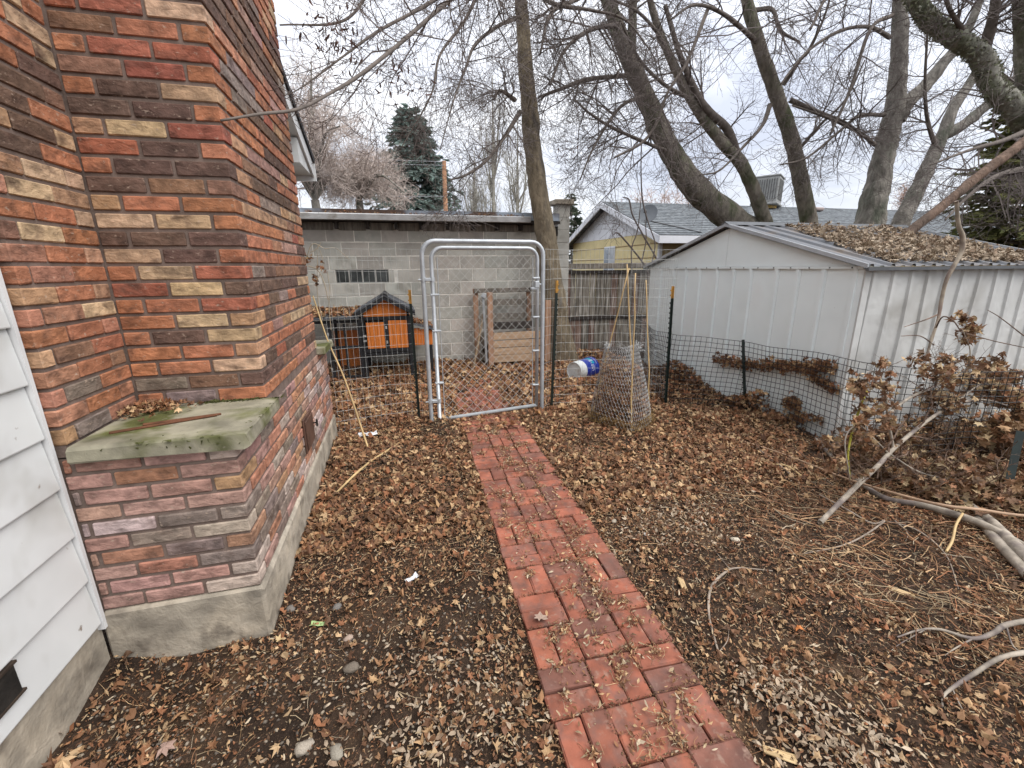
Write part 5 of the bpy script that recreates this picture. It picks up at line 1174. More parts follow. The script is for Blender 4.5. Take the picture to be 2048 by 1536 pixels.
# on the pavers: tufts of chaff caught in the joints
HP = lambda x, y: np.full(np.shape(x), .013)
cl_xy = []
for k in range(130):
    y = R.uniform(.62, 4.4); x = PX(y)+R.choice([-.2, -.1, 0, 0, .1, .2, .1])+R.gauss(0, .02); s = R.uniform(.012, .045); cl_xy.append(RN.normal(0, s, (R.randint(10, 40), 2))+[x, y])
xy = np.concatenate(cl_xy); xy = xy[np.abs(xy[:, 0]-PX(xy[:, 1])) < .31]
scatter(lit, chip_tpl(), xy, RN.uniform(.008, .026, len(xy)), pick(np.vstack([PALEC*.8, LEAFC, LEAFC]), len(xy)), .5, .6, .004, HP)
h2 = xy[RN.integers(0, len(xy), 1100)]+RN.normal(0, .012, (1100, 2)); straws(lit, h2, RN.uniform(.015, .06, 1100), pick(np.vstack([PALEC*.9, LEAFC]), 1100), .0009, HP)
h3 = xy[RN.integers(0, len(xy), 260)]+RN.normal(0, .03, (260, 2)); scatter(lit, samara_tpl(), h3, RN.uniform(.02, .034, 260), pick(PALEC, 260), .3, .3, .004, HP)
xy = np.stack([RN.uniform(-.30, .30, 160), RN.uniform(.6, 4.3, 160)], 1); xy[:, 0] += PX(xy[:, 1]); scatter(lit, oval_tpl(.36), xy, RN.uniform(.012, .035, 160), pick(np.vstack([LEAFC*1.2, PALEC]), 160), .2, .7, .004, HP)
xy = np.stack([RN.uniform(-.33, .33, 90), RN.uniform(3.9, 4.45, 90)], 1); xy[:, 0] += PX(xy[:, 1]); scatter(lit, maple_tpl(), xy, RN.uniform(.05, .09, 90), pick(LEAFC*1.2, 90), .35, .9, .006, HP)
n = 9000; yj = RN.uniform(.5, 4.4, n); row = np.round((yj-.5)/.2015)*.2015+.5-.0005; along = RN.uniform(0, 1, n) < .5
xj = np.where(along, RN.choice([-.1008, .1008, 0, -.3023, .3023], n)+RN.normal(0, .004, n), RN.uniform(-.30, .30, n)); yj2 = np.where(along, yj, row+RN.normal(0, .004, n))
xy = np.stack([xj+PX(yj2), yj2], 1); scatter(lit, chip_tpl(), xy, RN.uniform(.004, .011, n), pick(np.vstack([LEAFC*.5, LEAFC*.35, LEAFC*.8]), n), .4, .4, .001, lambda x, y: np.full(np.shape(x), .0095))
tag(lit.build('leaf_litter', m_leaf), 'brown dead leaves, winged seeds and straw strewn over the soil', 'leaf litter', kind='stuff')

def leaf_heap(name, label, n, gen, size, cols, cat='leaf pile', tilt=.8):
    mb = MB(); p = gen(n); scatter(mb, maple_tpl(), p[:, :2], RN.uniform(*size, len(p)), pick(cols, len(p)), tilt, 1.0, 0, lambda x, y: p[:, 2]); return tag(mb.build(name, m_leaf), label, cat, kind='stuff')
# on the shed roof
def g_roof(n):
    x = RN.uniform(SX0+.25, SX1-.15, n); v = RN.uniform(.02, .98, n); y = SY0-.03+(SYM-SY0)*v; k = (.85-.55*v+.25*vnoise(x, y, 3, 2)); keep = (RN.uniform(0, 1, n) < k) & (x > SX0+.16+v*.5) & (x < SX1-.25-.55*(1-v)*0) ; x, y, v = x[keep], y[keep], v[keep]
    return np.stack([x, y, SZP+.02-abs(y-SYM)*sl+np.abs(RN.normal(0, .012, len(x)))], 1)
leaf_heap('leaf_pile', 'dead brown leaves covering the near slope of the shed roof', 5200, g_roof, (.04, .08), GREYC*.85, tilt=.3)
def g_box(x0, x1, y0, y1, z0, z1, p=1.0):
    def g(n): return np.stack([RN.uniform(x0, x1, n), RN.uniform(y0, y1, n), z0+(z1-z0)*RN.uniform(0, 1, n)**p], 1)
    return g
leaf_heap('leaf_pile', 'dead leaves lying on the flat roof of the coop run', 420, lambda n: (lambda a: np.stack([a[:, 0], a[:, 1], .91+(a[:, 1]-6.37)*.092+np.abs(RN.normal(0, .012, n))], 1))(g_box(-1.38, -.56, 6.38, 7.1, 0, 0)(n)), (.05, .10), LEAFC*1.2, tilt=.25)
leaf_heap('leaf_pile', 'dead leaves lying on the sloping nest box lid', 130, lambda n: (lambda a: np.stack([a[:, 0], a[:, 1], .79-(a[:, 0]-.145)*.29+np.abs(RN.normal(0, .01, n))], 1))(g_box(.16, .47, 6.5, 7.0, 0, 0)(n)), (.05, .09), LEAFC*1.2, tilt=.25)
leaf_heap('leaf_pile', 'litter caught in the white gutter of the garage', 260, lambda n: (lambda a: np.stack([a[:, 0], a[:, 1], a[:, 2]], 1))(g_box(-1.2, 2.05, YG-.28, YG-.21, 2.29, 2.325)(n)), (.03, .06), LEAFC*.9, tilt=.4)
# clumps trapped between plastic mesh and shed wall
def g_clump(pts, s):
    def g(n):
        P = np.array(pts, float); i = RN.integers(0, len(P)-1, n); t = RN.uniform(0, 1, (n, 1)); q = P[i]*(1-t)+P[i+1]*t+RN.normal(0, 1, (n, 3))*np.array([.008, s, s*.8]); q[:, 0] = np.minimum(q[:, 0], SX0-.025); return q
    return g
def wallpt(x, y): p = on_x(x, y, SX0-.045); return tuple(p)
leaf_heap('leaf_clump', 'long brown leaf clump caught high in the mesh against the shed', 620, g_clump([wallpt(1430, 722), wallpt(1490, 732), wallpt(1560, 735), wallpt(1615, 738), wallpt(1665, 735)], .035), (.04, .075), LEAFC*1.1, tilt=1.0)
leaf_heap('leaf_clump', 'leaf clump hanging below the long one near the shed corner', 150, g_clump([wallpt(1620, 755), wallpt(1650, 770), wallpt(1668, 782)], .025), (.04, .07), LEAFC*1.1, tilt=1.0)
leaf_heap('leaf_clump', 'low brown leaf clump against the shed just right of the stake', 300, g_clump([wallpt(1570, 815), wallpt(1585, 800), wallpt(1600, 840), wallpt(1560, 842), wallpt(1640, 838)], .03), (.04, .07), LEAFC*1.0, tilt=1.0)
leaf_heap('leaf_bank', 'bank of brown leaves piled at the foot of the shed wall', 1900, lambda n: (lambda y, q: np.stack([SX0-.05-np.abs(RN.normal(0, .06, n)), y, .02+.30*q*np.clip(.6+.4*np.sin(y*4.1+.4), .15, 1)*np.where(y < 3.45, .35, 1)], 1))(RN.uniform(3.2, 5.9, n), RN.uniform(0, 1, n)**1.3), (.04, .08), LEAFC*.95, tilt=.9)
leaf_heap('leaf_bank', 'bank of brown leaves under the brush pile at the right', 3600, lambda n: (lambda x, y: np.stack([x, y, gh(x, y)+np.abs(RN.normal(0, .05, n))], 1))(RN.uniform(3.35, 5.6, n), RN.uniform(1.55, 2.76, n)), (.045, .085), LEAFC*[.95, 1.05, 1.1], tilt=.6)

# ------------------------------------------------------------------ pebbles and stones
m_stone = mat('river_stone', src='obj', rough=.8, var=.25, vs=18, objrand=True, bump=(40, .3, .003))
m_peb = mat('pebble', src='col', rough=.8, var=.2, vs=40)
def stone_geo(seed, sx=1, sy=.75, sz=.5):
    rg = np.random.default_rng(seed); V = [[0, 0, 1]]; 
    for k in range(1, 5):
        th = math.pi*k/5
        for a in range(8): V.append([math.sin(th)*math.cos(a*math.pi/4+k*.3), math.sin(th)*math.sin(a*math.pi/4+k*.3), math.cos(th)])
    V.append([0, 0, -1]); V = np.array(V)*np.array([sx, sy, sz])*.5; V *= 1+.12*np.sin(V[:, :1]*9+seed)+rg.normal(0, .035, (len(V), 1)); F = [[0, 1+a, 1+(a+1) % 8] for a in range(8)]
    for k in range(3): F += [[1+8*k+a, 9+8*k+a, 9+8*k+(a+1) % 8, 1+8*k+(a+1) % 8] for a in range(8)]
    F += [[33, 25+(a+1) % 8, 25+a] for a in range(8)]; return V, F
st_mesh = []
for k in range(5): V, F = stone_geo(k); me = MB().add(V, F).mesh('stone', True); me.materials.append(m_stone); st_mesh.append(me)
STONES = [(1470, 1087, .052, (.50, .44, .34), 'pale rounded stone on bare soil right of the path'), (1228, 1043, .045, (.34, .29, .22), 'tan stone close to the right edge of the path'), (1290, 1072, .03, (.48, .45, .40), 'small white pebble between path and pale rounded stone'),
          (605, 1485, .06, (.34, .29, .23), 'smooth tan river stone near the bottom left corner'), (672, 1498, .055, (.27, .24, .19), 'grey river stone beside the smooth tan one'), (702, 1325, .062, (.16, .13, .10), 'dark grey stone half buried left of the path'),
          (580, 1210, .05, (.17, .15, .13), 'grey brown stone by the chimney footing corner'), (673, 1203, .05, (.16, .145, .13), 'dark stone beside the pale green leaf'), (696, 1265, .042, (.36, .27, .21), 'pinkish stone below the pale green leaf'),
          (1585, 1048, .035, (.32, .26, .19), 'small tan stone under the forked branch butt'), (748, 980, .035, (.42, .37, .31), 'pale stone beside the stick on the left soil')]
for k, (px, py, s, c, lb) in enumerate(STONES):
    p = gp(px, py); o = put('stone', st_mesh[k % 5]); o.location = (p[0], p[1], float(gh(p[0], p[1]))+s*.16); o.scale = (s*1.15, s*1.1, s); o.rotation_euler = (0, 0, R.uniform(0, 6)); o.color = (*c, 1); tag(o, lb, 'stone')
peb_geo = []
for k in range(6):
    a = np.arange(6)*math.pi/3; V = np.concatenate([[[0, 0, .25]], np.stack([np.cos(a)*.5, np.sin(a)*.36, np.zeros(6)+.03], 1), [[0, 0, -.25]]])*(1+RN.normal(0, .1, (8, 1))); peb_geo.append((V, np.array([[0, i+1, (i+1) % 6+1] for i in range(6)]+[[7, (i+1) % 6+1, i+1] for i in range(6)])))
mb = MB(); n = 2600; xy = place(n, XS+.03, .34, .15, 1.8, lambda x, y: inyard(x, y)*1.0)
for (x, y) in xy:
    V, F = peb_geo[R.randint(0, 5)]; s = R.uniform(.006, .022); q = R.uniform(.6, 1.3); c = np.array(R.choice([(.17, .14, .11), (.25, .205, .155), (.12, .095, .075), (.34, .28, .205)]))*q
    mb.add(V @ rotz(R.uniform(0, 6)).T*s+[x, y, float(gh(x, y))+s*.12], F, c)
tag(mb.build('pebbles', m_peb, smooth=True), 'small mixed pebbles in the dark soil left of the path', 'pebbles', kind='stuff')
# ------------------------------------------------------------------ chicken wire cage round a plant
m_cw = mat('chicken_wire', (.47, .48, .47), .45, var=.1, metal=.5, spec=.5)
m_bamboo = mat('bamboo', (.50, .35, .17), .6, var=.25, vs=9, vstretch=(1, 1, .6), bump=(30, .2, .002), objrand=True)
cage = thing('wire_cage', 'tapered chicken wire cage full of leaves with bamboo stakes', 'plant cage', (2.1, 3.75, 0)); CG = rel_to(cage)
cn = np.array([[2.06, 3.50], [2.42, 3.74], [2.22, 4.10], [1.84, 3.98]]); tn = np.array([[2.09, 3.70], [2.19, 3.72], [2.12, 3.86], [1.90, 3.80]])
def cage_pt(s, t):
    """s 0..4 round the square, t 0..1 up the side"""
    i = int(s) % 4; f = s-int(s); b = cn[i]*(1-f)+cn[(i+1) % 4]*f; tp = tn[i]*(1-f)+tn[(i+1) % 4]*f; tp = tn.mean(0)+(tp-tn.mean(0))*(1+.25*math.sin(math.pi*f))
    c = cn.mean(0); bul = 1+.20*math.sin(math.pi*f)*(1-.3*t); b = c+(b-c)*bul; e = t**1.25; p = b*(1-e)+tp*e; return np.array([p[0], p[1], .02+.80*t+.018*math.sin(s*3.1)*t])
mb = MB(); NS, NT = 54, 21; lines = []
for j in range(NT):
    t0 = j/NT
    for i in range(NS):
        s0 = 4*(i+.5*(j % 2))/NS; ds_ = 4/NS; h = 1/NT
        a = cage_pt(s0, t0); b_ = cage_pt(s0, min(1, t0+h*.36)); lines.append([a, b_])
        c = cage_pt(s0+ds_*.5, min(1, t0+h)); d = cage_pt(s0-ds_*.5+(4 if s0 < ds_ else 0), min(1, t0+h)); lines += [[b_, c], [b_, d]]
tubes(mb, np.array(lines), np.full((len(lines), 2), .0012), 3); tag(CG('wire_netting', mb, m_cw), kind='stuff')
mb = MB(); fr_ = []
for k in range(130):
    s = R.choice([R.gauss(1.0, .12), R.gauss(3.0, .1), R.uniform(0, 4)]) % 4; p = cage_pt(s, R.uniform(.93, 1)); d = np.array([R.gauss(0, .03), R.gauss(0, .03), R.gauss(.005, .03)]); fr_.append([p, p+d*.5+[0, 0, .006], p+d])
tubes(mb, np.array(fr_), np.full((len(fr_), 3), .0009), 3); tag(CG('frayed_wire', mb, m_cw), kind='stuff')
m_bl = m_leaf
def g_cage(n):
    out = []
    for _ in range(n):
        s = R.uniform(0, 4); t = R.random()**2.1*.75; p = cage_pt(s, t); c = np.array([*cn.mean(0)*(1-t)+tn.mean(0)*t, p[2]]); out.append(c+(p-c)*R.uniform(.5, .97))
    return np.array(out)
P = g_cage(1900); mb = MB(); scatter(mb, maple_tpl(), P[:, :2], RN.uniform(.03, .06, len(P)), pick(LEAFC*.9, len(P)), .9, 1, 0, lambda x, y: P[:, 2]); tag(CG('leaf_fill', mb, m_leaf), kind='stuff')
mb = MB(); xyb = []
for k in range(900):
    s = R.uniform(0, 4); p = cage_pt(s, R.uniform(0, .12)); xyb.append(p+[R.gauss(0, .015), R.gauss(0, .015), .0])
P2 = np.array(xyb); straws(mb, P2[:, :2], RN.uniform(.03, .09, len(P2)), pick(np.array([(.30, .19, .07), (.36, .23, .09), (.22, .13, .05)]), len(P2)), .0012, lambda x, y: np.repeat(P2[:, 2:3], 4, 1)); tag(CG('straw', mb, m_leaf), kind='stuff')
for (a, b_) in (((1.85, 3.97, 0), at(1258, 536, 3.78)), ((2.20, 3.70, 0), at(1254, 528, 3.74)), ((2.07, 3.52, -.05), at(1271, 546, 3.66)), ((2.40, 3.74, 0), at(1292, 560, 3.95))):
    mb = MB(); a = np.array(a, float); q = np.linspace(0, 1, 9)[:, None]; L_ = a*(1-q)+np.array(b_)*q; rr = np.array([.0085, .0075]*5)[:9]*np.linspace(1, .7, 9); L_[1:-1] += RN.normal(0, .004, (7, 3)); tubes(mb, L_, rr, 7, cap=True); CG('bamboo_stake', mb, m_bamboo, smooth=True)

# ------------------------------------------------------------------ bucket lying on its side
bk = thing('bucket', 'blue and white plastic bucket lying on its side in the leaves', 'bucket', (2.45, 5.6, 0)); BK = rel_to(bk)
m_blue = mat('blue_plastic', (.012, .035, .30), .35, var=.12, vs=6, spec=.5); m_wpl = mat('white_plastic', (.62, .64, .62), .4, var=.12, vs=8, col2=(.42, .36, .29), c2s=9, c2lo=.58, c2hi=.7); m_ink = mat('white_print', (.75, .76, .78), .5, var=.03); m_teal = mat('teal_print', (.01, .25, .38), .4, var=.1)
a0 = np.array([2.30, 5.54, .136]); ax_ = np.array([.78, .42, .0]); ax_ /= np.linalg.norm(ax_); up_v = np.array([0, 0, 1.]); e1 = np.cross(ax_, up_v); e1 /= np.linalg.norm(e1); e2 = np.cross(e1, ax_)
def ring(u, r, n=28): return np.array([a0+ax_*u+e1*r*math.cos(k*2*math.pi/n)+e2*r*math.sin(k*2*math.pi/n) for k in range(n)])
def lathe(prof, n=28):
    V = np.concatenate([ring(u, r, n) for u, r in prof]); k = len(prof); ii = np.arange(k*n).reshape(k, n); return V, np.stack([ii[:-1], np.roll(ii[:-1], -1, 1), np.roll(ii[1:], -1, 1), ii[1:]], -1).reshape(-1, 4)
mb = MB(); V, F = lathe([(.012, .0), (.012, .118), (.0, .122), (.0, .132), (.10, .138), (.13, .1385)]); mb.add(V, F); BK('bucket_base', mb, m_wpl, smooth=False)
mb = MB(); V, F = lathe([(.131, .139), (.30, .146), (.315, .146), (.318, .153), (.34, .153), (.342, .150), (.37, .151), (.372, .156), (.38, .156), (.38, .146), (.30, .14), (.02, .128)]); mb.add(V, F); BK('bucket_body', mb, m_blue)
mb = MB(); V, F = lathe([(.255, .1452), (.316, .1472)], 28); sel = F.reshape(1, 28, 4)[:, 3:9].reshape(-1, 4); mb.add(V, sel); BK('teal_band', mb, m_teal)
def letter_strokes(ch):
    S = {'R': [((0, 0), (0, 1)), ((0, 1), (.5, 1)), ((.5, 1), (.55, .75)), ((.55, .75), (.5, .5)), ((.5, .5), (0, .5)), ((.25, .5), (.6, 0))], 'I': [((.3, 0), (.3, 1))], 'G': [((.6, .85), (.3, 1)), ((.3, 1), (0, .6)), ((0, .6), (.05, .2)), ((.05, .2), (.35, 0)), ((.35, 0), (.6, .2)), ((.6, .2), (.6, .45)), ((.6, .45), (.35, .45))],
         'H': [((0, 0), (0, 1)), ((.6, 0), (.6, 1)), ((0, .5), (.6, .5))], 'T': [((.3, 0), (.3, 1)), ((0, 1), (.6, 1))], 'O': [((.3, 1), (0, .7)), ((0, .7), (0, .3)), ((0, .3), (.3, 0)), ((.3, 0), (.6, .3)), ((.6, .3), (.6, .7)), ((.6, .7), (.3, 1))]}
    return S[ch]
def on_bucket(u, th): r = .1395+(u-.131)*.0415+.0012; return a0+ax_*u+(e1*math.cos(th)+e2*math.sin(th))*r
mb = MB(); th0 = math.radians(60)
# lettering runs round the bucket, reading downwards
for word, u0, hgt, start in (('RIGHT', .225, .032, 62), ('O', .262, .04, 64)):
    th = start
    for ch in word:
        for (p, q) in letter_strokes(ch):
            L_ = [on_bucket(u0+hgt*(p[1]*(1-t)+q[1]*t), math.radians(th-13*(p[0]*(1-t)+q[0]*t))) for t in (0, .5, 1)]; tubes(mb, np.array(L_), np.full(3, .0032), 4)
        th -= 13*.6+6.5
for th_a, th_b, u, r_ in ((34, 2, .275, .004),): tubes(mb, np.array([on_bucket(u, math.radians(t)) for t in np.linspace(th_a, th_b, 6)]), np.full(6, r_), 4)
BK('lettering', mb, m_ink)
mb = MB(); q = np.array([on_bucket(.335, math.radians(t))+ax_*.012+e2*.004 for t in np.linspace(100, 30, 8)]); tubes(mb, q, np.full(8, .003), 5); BK('bail_handle', mb, m_wire)

# ------------------------------------------------------------------ canes, sticks and branches on the ground
def stick_thing(name, label, cat, pts, radii, mt, sides=7, twigs=None, group=None):
    P = smooth_line(np.array(pts, float), 5); rr = np.interp(np.linspace(0, 1, len(P)), np.linspace(0, 1, len(radii)), radii)
    o = limb_mesh(P, rr, sides, .08)
    if twigs:
        for tp, tr in twigs: q = smooth_line(np.array(tp, float), 4); tubes(o, q, np.linspace(tr, tr*.4, len(q)), 5)
    return tag(o.build(name, mt, smooth=True), label, cat, group)
g3 = lambda x, y, z=0.0: (lambda p: (p[0], p[1], float(gh(p[0], p[1]))+z))(gp(x, y, z))
stick_thing('bamboo_cane', 'tall thin bamboo cane leaning on the fence by the chimney', 'cane', [g3(737, 905, 0), at(690, 760, 3.95), at(655, 680, 4.12), at(626, 592, 4.28)], [.0085, .008, .007, .006], m_bamboo)
m_twg = mat('fallen_twig', (.29, .235, .185), .85, var=.3, vs=20, bump=(60, .5, .003), col2=(.17, .13, .10), c2s=6, c2lo=.5, c2hi=.65)
m_lichen = mat('grey_branch', (.31, .265, .21), .88, var=.35, vs=14, bump=[(30, .6, .006)], col2=(.16, .13, .115), c2s=6, c2lo=.48, c2hi=.62)
stick_thing('stick', 'straight pale stick on the soil beside the cane foot', 'stick', [g3(660, 1000, .012), g3(735, 940, .02), g3(815, 878, .012)], [.008, .009, .007], m_bamboo)
stick_thing('twig', 'curved grey twig on the bare soil right of the path', 'twig', [g3(1440, 1312, .006), g3(1418, 1230, .008), g3(1422, 1175, .012), g3(1448, 1148, .012), g3(1475, 1138, .01), g3(1545, 1142, .006)], [.0045, .006, .007, .0065, .005, .003], m_twg, twigs=[([g3(1458, 1140, .01), g3(1415, 1092, .006)], .003), ([g3(1440, 1300, .006), g3(1455, 1280, .02), g3(1458, 1255, .01)], .0025)])
stick_thing('branch', 'bleached twig forking at the right, upper of two', 'branch', [g3(1795, 1272, .01), g3(1840, 1258, .02), g3(1880, 1258, .03), g3(1945, 1278, .03), g3(1990, 1262, .04), g3(2020, 1240, .05), g3(2120, 1220, .05)], [.003, .005, .006, .008, .009, .011, .012], m_lichen, twigs=[([g3(1945, 1278, .03), g3(1905, 1300, .02), g3(1890, 1310, .01)], .004), ([g3(2015, 1245, .045), g3(2028, 1290, .03), g3(2060, 1305, .02)], .004), ([g3(1850, 1258, .02), g3(1800, 1285, .01), g3(1780, 1300, .01)], .003)])
stick_thing('branch', 'bleached twig at the right, lower of two', 'branch', [g3(1884, 1415, .01), g3(1892, 1385, .02), g3(1950, 1345, .03), g3(2000, 1318, .03), g3(2060, 1300, .04), g3(2130, 1290, .04)], [.003, .005, .008, .009, .010, .011], m_lichen, twigs=[([g3(1905, 1375, .02), g3(1925, 1420, .01), g3(1950, 1445, .01)], .003)])
# brush pile: the grey forked branch with withered leaves still on its twigs
br = thing('brush_branch', 'grey forked branch with withered leaves propped before the shed corner', 'branch', (2.44, 1.85, 0)); BR = rel_to(br)
mA = [gp(1640, 1045, .015), at(1700, 985, 1.93), at(1757, 930, 2.03), at(1790, 895, 2.1), at(1850, 845, 2.2), at(1905, 812, 2.3), at(1975, 800, 2.38), at(2060, 830, 2.4)]
limbs_ = [w3(mA, [.016, .016, .015, .014, .012, .0095, .007, .0045]),
          w3([at(1787, 898, 2.1), at(1775, 830, 2.12), at(1770, 780, 2.15), at(1745, 742, 2.15), at(1720, 760, 2.1)], [.010, .008, .006, .004, .002]),
          w3([at(1780, 825, 2.12), at(1820, 795, 2.2), at(1875, 770, 2.28), at(1930, 740, 2.32), at(1940, 700, 2.32), at(1925, 660, 2.3)], [.010, .009, .007, .005, .004, .003]),
          w3([at(1870, 775, 2.25), at(1880, 750, 2.22), at(1900, 740, 2.2), at(1870, 712, 2.2)], [.007, .006, .004, .002]),
          w3([at(1905, 812, 2.3), at(1960, 770, 2.4), at(2040, 750, 2.45)], [.008, .006, .004]),
          w3([at(1775, 905, 2.08), at(1740, 870, 2.05), at(1715, 850, 2.0), at(1690, 880, 1.95), at(1700, 960, 1.9)], [.006, .005, .004, .004, .003]),
          w3([at(1775, 905, 2.08), at(1830, 940, 2.0), at(1880, 955, 1.95), at(1910, 955, 1.93)], [.007, .005, .004, .002])]
for i, (q, r_) in enumerate(limbs_): BR('main_stem' if i == 0 else 'side_branch', limb_mesh(q, r_, 8, .08), m_lichen, smooth=True)
P = np.array([resample(q, 10) for q, r_ in limbs_]); Rr = np.array([np.interp(np.linspace(0, 1, 10), np.linspace(0, 1, len(r_)), r_) for q, r_ in limbs_]); mb = MB()
P1, R1 = spawn(P, Rr, 20, .08, .4, up=.02, wig=.28, rmin=.0014, tmin=.25); tubes(mb, P1, R1, 4); P2_, R2_ = spawn(P1, R1, 3, .05, .18, up=0, wig=.3, rmin=.001); tubes(mb, P2_, R2_, 3); tag(BR('twigs', mb, m_deadb), kind='stuff')
def g_tip(n):
    A = np.concatenate([P1[:, 3:].reshape(-1, 3), P2_[:, 4:].reshape(-1, 3)]); w = (A[:, 2] < .92) & (A[:, 2] > .12); A = A[w]; c = A[RN.integers(0, len(A), max(8, n//9))]; return c[RN.integers(0, len(c), n)]+RN.normal(0, .022, (n, 3))
PT = g_tip(1000); mb = MB(); scatter(mb, maple_tpl(), PT[:, :2], RN.uniform(.035, .075, len(PT)), pick(LEAFC*[.98, 1.08, 1.15], len(PT)), 1.0, 1.3, 0, lambda x, y: PT[:, 2]-.02); tag(BR('withered_leaves', mb, m_leaf), kind='stuff')
def g_pile(cs, s):
    def g(n): c = np.array(cs)[RN.integers(0, len(cs), n)]; return c+RN.normal(0, 1, (n, 3))*np.array(s)
    return g
leaf_heap('leaf_clump', 'big withered leaf mass on the brush behind the forked branch', 520, g_pile([at(1960, 770, 2.5), at(2000, 790, 2.5), at(1985, 750, 2.55), at(2030, 800, 2.5)], (.06, .08, .04)), (.06, .11), LEAFC*[.98, 1.08, 1.15], tilt=1.0)
leaf_heap('leaf_clump', 'withered leaves drooping from the high dead stem twig', 70, g_pile([at(1925, 645, 2.35), at(1945, 660, 2.35), at(1935, 680, 2.35)], (.02, .03, .025)), (.05, .09), LEAFC*[1.0, 1.1, 1.15], tilt=1.1)
leaf_heap('leaf_clump', 'withered leaf clump over the stake at the right edge', 260, g_pile([at(2000, 860, 2.0), at(2030, 890, 2.0), at(2040, 840, 2.05)], (.05, .06, .06)), (.07, .12), LEAFC*[1.02, 1.14, 1.2], tilt=1.0)
leaf_heap('leaf_clump', 'withered leaf clump low before the shed corner', 330, g_pile([at(1700, 915, 2.35), at(1730, 900, 2.3), at(1770, 880, 2.35), at(1740, 940, 2.25)], (.04, .06, .04)), (.05, .085), LEAFC*[.88, .98, 1.05], tilt=1.0)
leaf_heap('leaf_clump', 'withered leaves tangled in twigs along the mesh right of the shed corner', 420, g_pile([at(1850, 850, 2.35), at(1900, 880, 2.3), at(1960, 880, 2.25), at(1870, 800, 2.4), at(1800, 870, 2.3)], (.06, .06, .04)), (.05, .09), LEAFC*[.9, 1.0, 1.08], tilt=1.0)
brt = thing('brush_tangle', 'fine tangle of dead stems along the foot of the plastic mesh', 'brush', (3.6, 2.2, 0)); mb = MB()
a_ = np.stack([RN.uniform(2.9, 4.6, 90), RN.uniform(1.75, 2.5, 90), RN.uniform(.02, .12, 90)], 1); az_ = RN.uniform(0, 6.283, 90); b2 = a_+np.stack([np.cos(az_)*.25, np.sin(az_)*.2, RN.uniform(.05, .4, 90)], 1)
PB = np.stack([a_*(1-t)+b2*t for t in np.linspace(0, 1, K)], 1)+RN.normal(0, .012, (90, K, 3)); RB = np.linspace(.004, .0015, K)[None]*RN.uniform(.6, 1.3, (90, 1)); tubes(mb, PB, RB, 4); P5, R5 = spawn(PB, RB, 5, .06, .25, wig=.3, rmin=.001); tubes(mb, P5, R5, 3)
tag(rel_to(brt)('stems', mb, m_deadb), kind='stuff')
leaf_heap('leaf_clump', 'dull leaves and stems spilling down the right edge below the stake', 500, g_pile([gp(1960, 985, .08), gp(2030, 980, .12), gp(2000, 940, .12), gp(1900, 960, .08), gp(2080, 1010, .1)], (.12, .1, .035)), (.045, .085), LEAFC*[.9, 1.0, 1.08], tilt=.8)
# yellow-green shoot
m_yg = mat('lichen_shoot', (.33, .30, .04), .8, var=.3, vs=12); stick_thing('shoot', 'yellow lichen covered shoot before the shed corner', 'branch', [at(1700, 960, 1.95), at(1697, 900, 2.02), at(1715, 830, 2.1), at(1733, 782, 2.15)], [.004, .006, .008, .007], m_yg)
# long poles along the ground
stick_thing('branch', 'long thin bare branch lying along the foot of the shed', 'branch', [g3(1450, 868, .02), g3(1560, 905, .03), g3(1700, 955, .05), g3(1860, 1005, .09), g3(1960, 1022, .10), g3(2060, 1030, .11), g3(2200, 1035, .1)], [.004, .006, .008, .009, .009, .009, .008], mat('peeled_branch', (.38, .25, .16), .7, var=.25, vs=8))
stick_thing('branch', 'dark branch running from the fence foot under the brush', 'branch', [g3(1630, 885, .03), g3(1680, 925, .03), g3(1760, 985, .03), g3(1850, 1010, .04), g3(1960, 1050, .05), g3(2060, 1100, .05)], [.016, .018, .018, .02, .022, .02], m_lichen)
stick_thing('log', 'weathered grey log at the right edge, longer of two', 'log', [g3(1930, 1005, .03), g3(1985, 1050, .04), g3(2030, 1095, .05), g3(2110, 1170, .05)], [.02, .028, .032, .034], m_lichen, 9)
stick_thing('log', 'short weathered grey log against the longer one', 'log', [g3(1955, 1040, .02), g3(2000, 1090, .03), g3(2060, 1150, .03)], [.022, .028, .03], m_lichen, 9)
stick_thing('twig', 'grey forked twig between the forked branch and the logs', 'twig', [g3(1640, 985, .015), g3(1690, 1010, .02), g3(1745, 1040, .02), g3(1770, 1038, .02), g3(1700, 1080, .015), g3(1600, 1105, .01)], [.004, .006, .006, .006, .005, .003], m_twg, twigs=[([g3(1765, 1036, .02), g3(1830, 1060, .02), g3(1890, 1105, .015), g3(1920, 1170, .01)], .005), ([g3(1790, 1040, .02), g3(1815, 1065, .02), g3(1812, 1080, .01)], .004)])
stick_thing('stalk', 'straw coloured dry stalk standing below the logs', 'stalk', [g3(1893, 1102, .02), g3(1905, 1080, .03), g3(1912, 1050, .05), g3(1925, 1028, .08)], [.006, .007, .007, .006], m_bamboo)
stick_thing('twig', 'bare twig curving across the litter left of the shed corner', 'twig', [g3(1475, 880, .01), g3(1520, 900, .02), g3(1560, 930, .02), g3(1600, 965, .01)], [.003, .005, .005, .003], m_twg)
stick_thing('stick', 'tan bark stick on the litter near the dark branch', 'stick', [g3(1545, 928, .015), g3(1575, 932, .02), g3(1610, 955, .015)], [.006, .008, .006], m_bamboo)
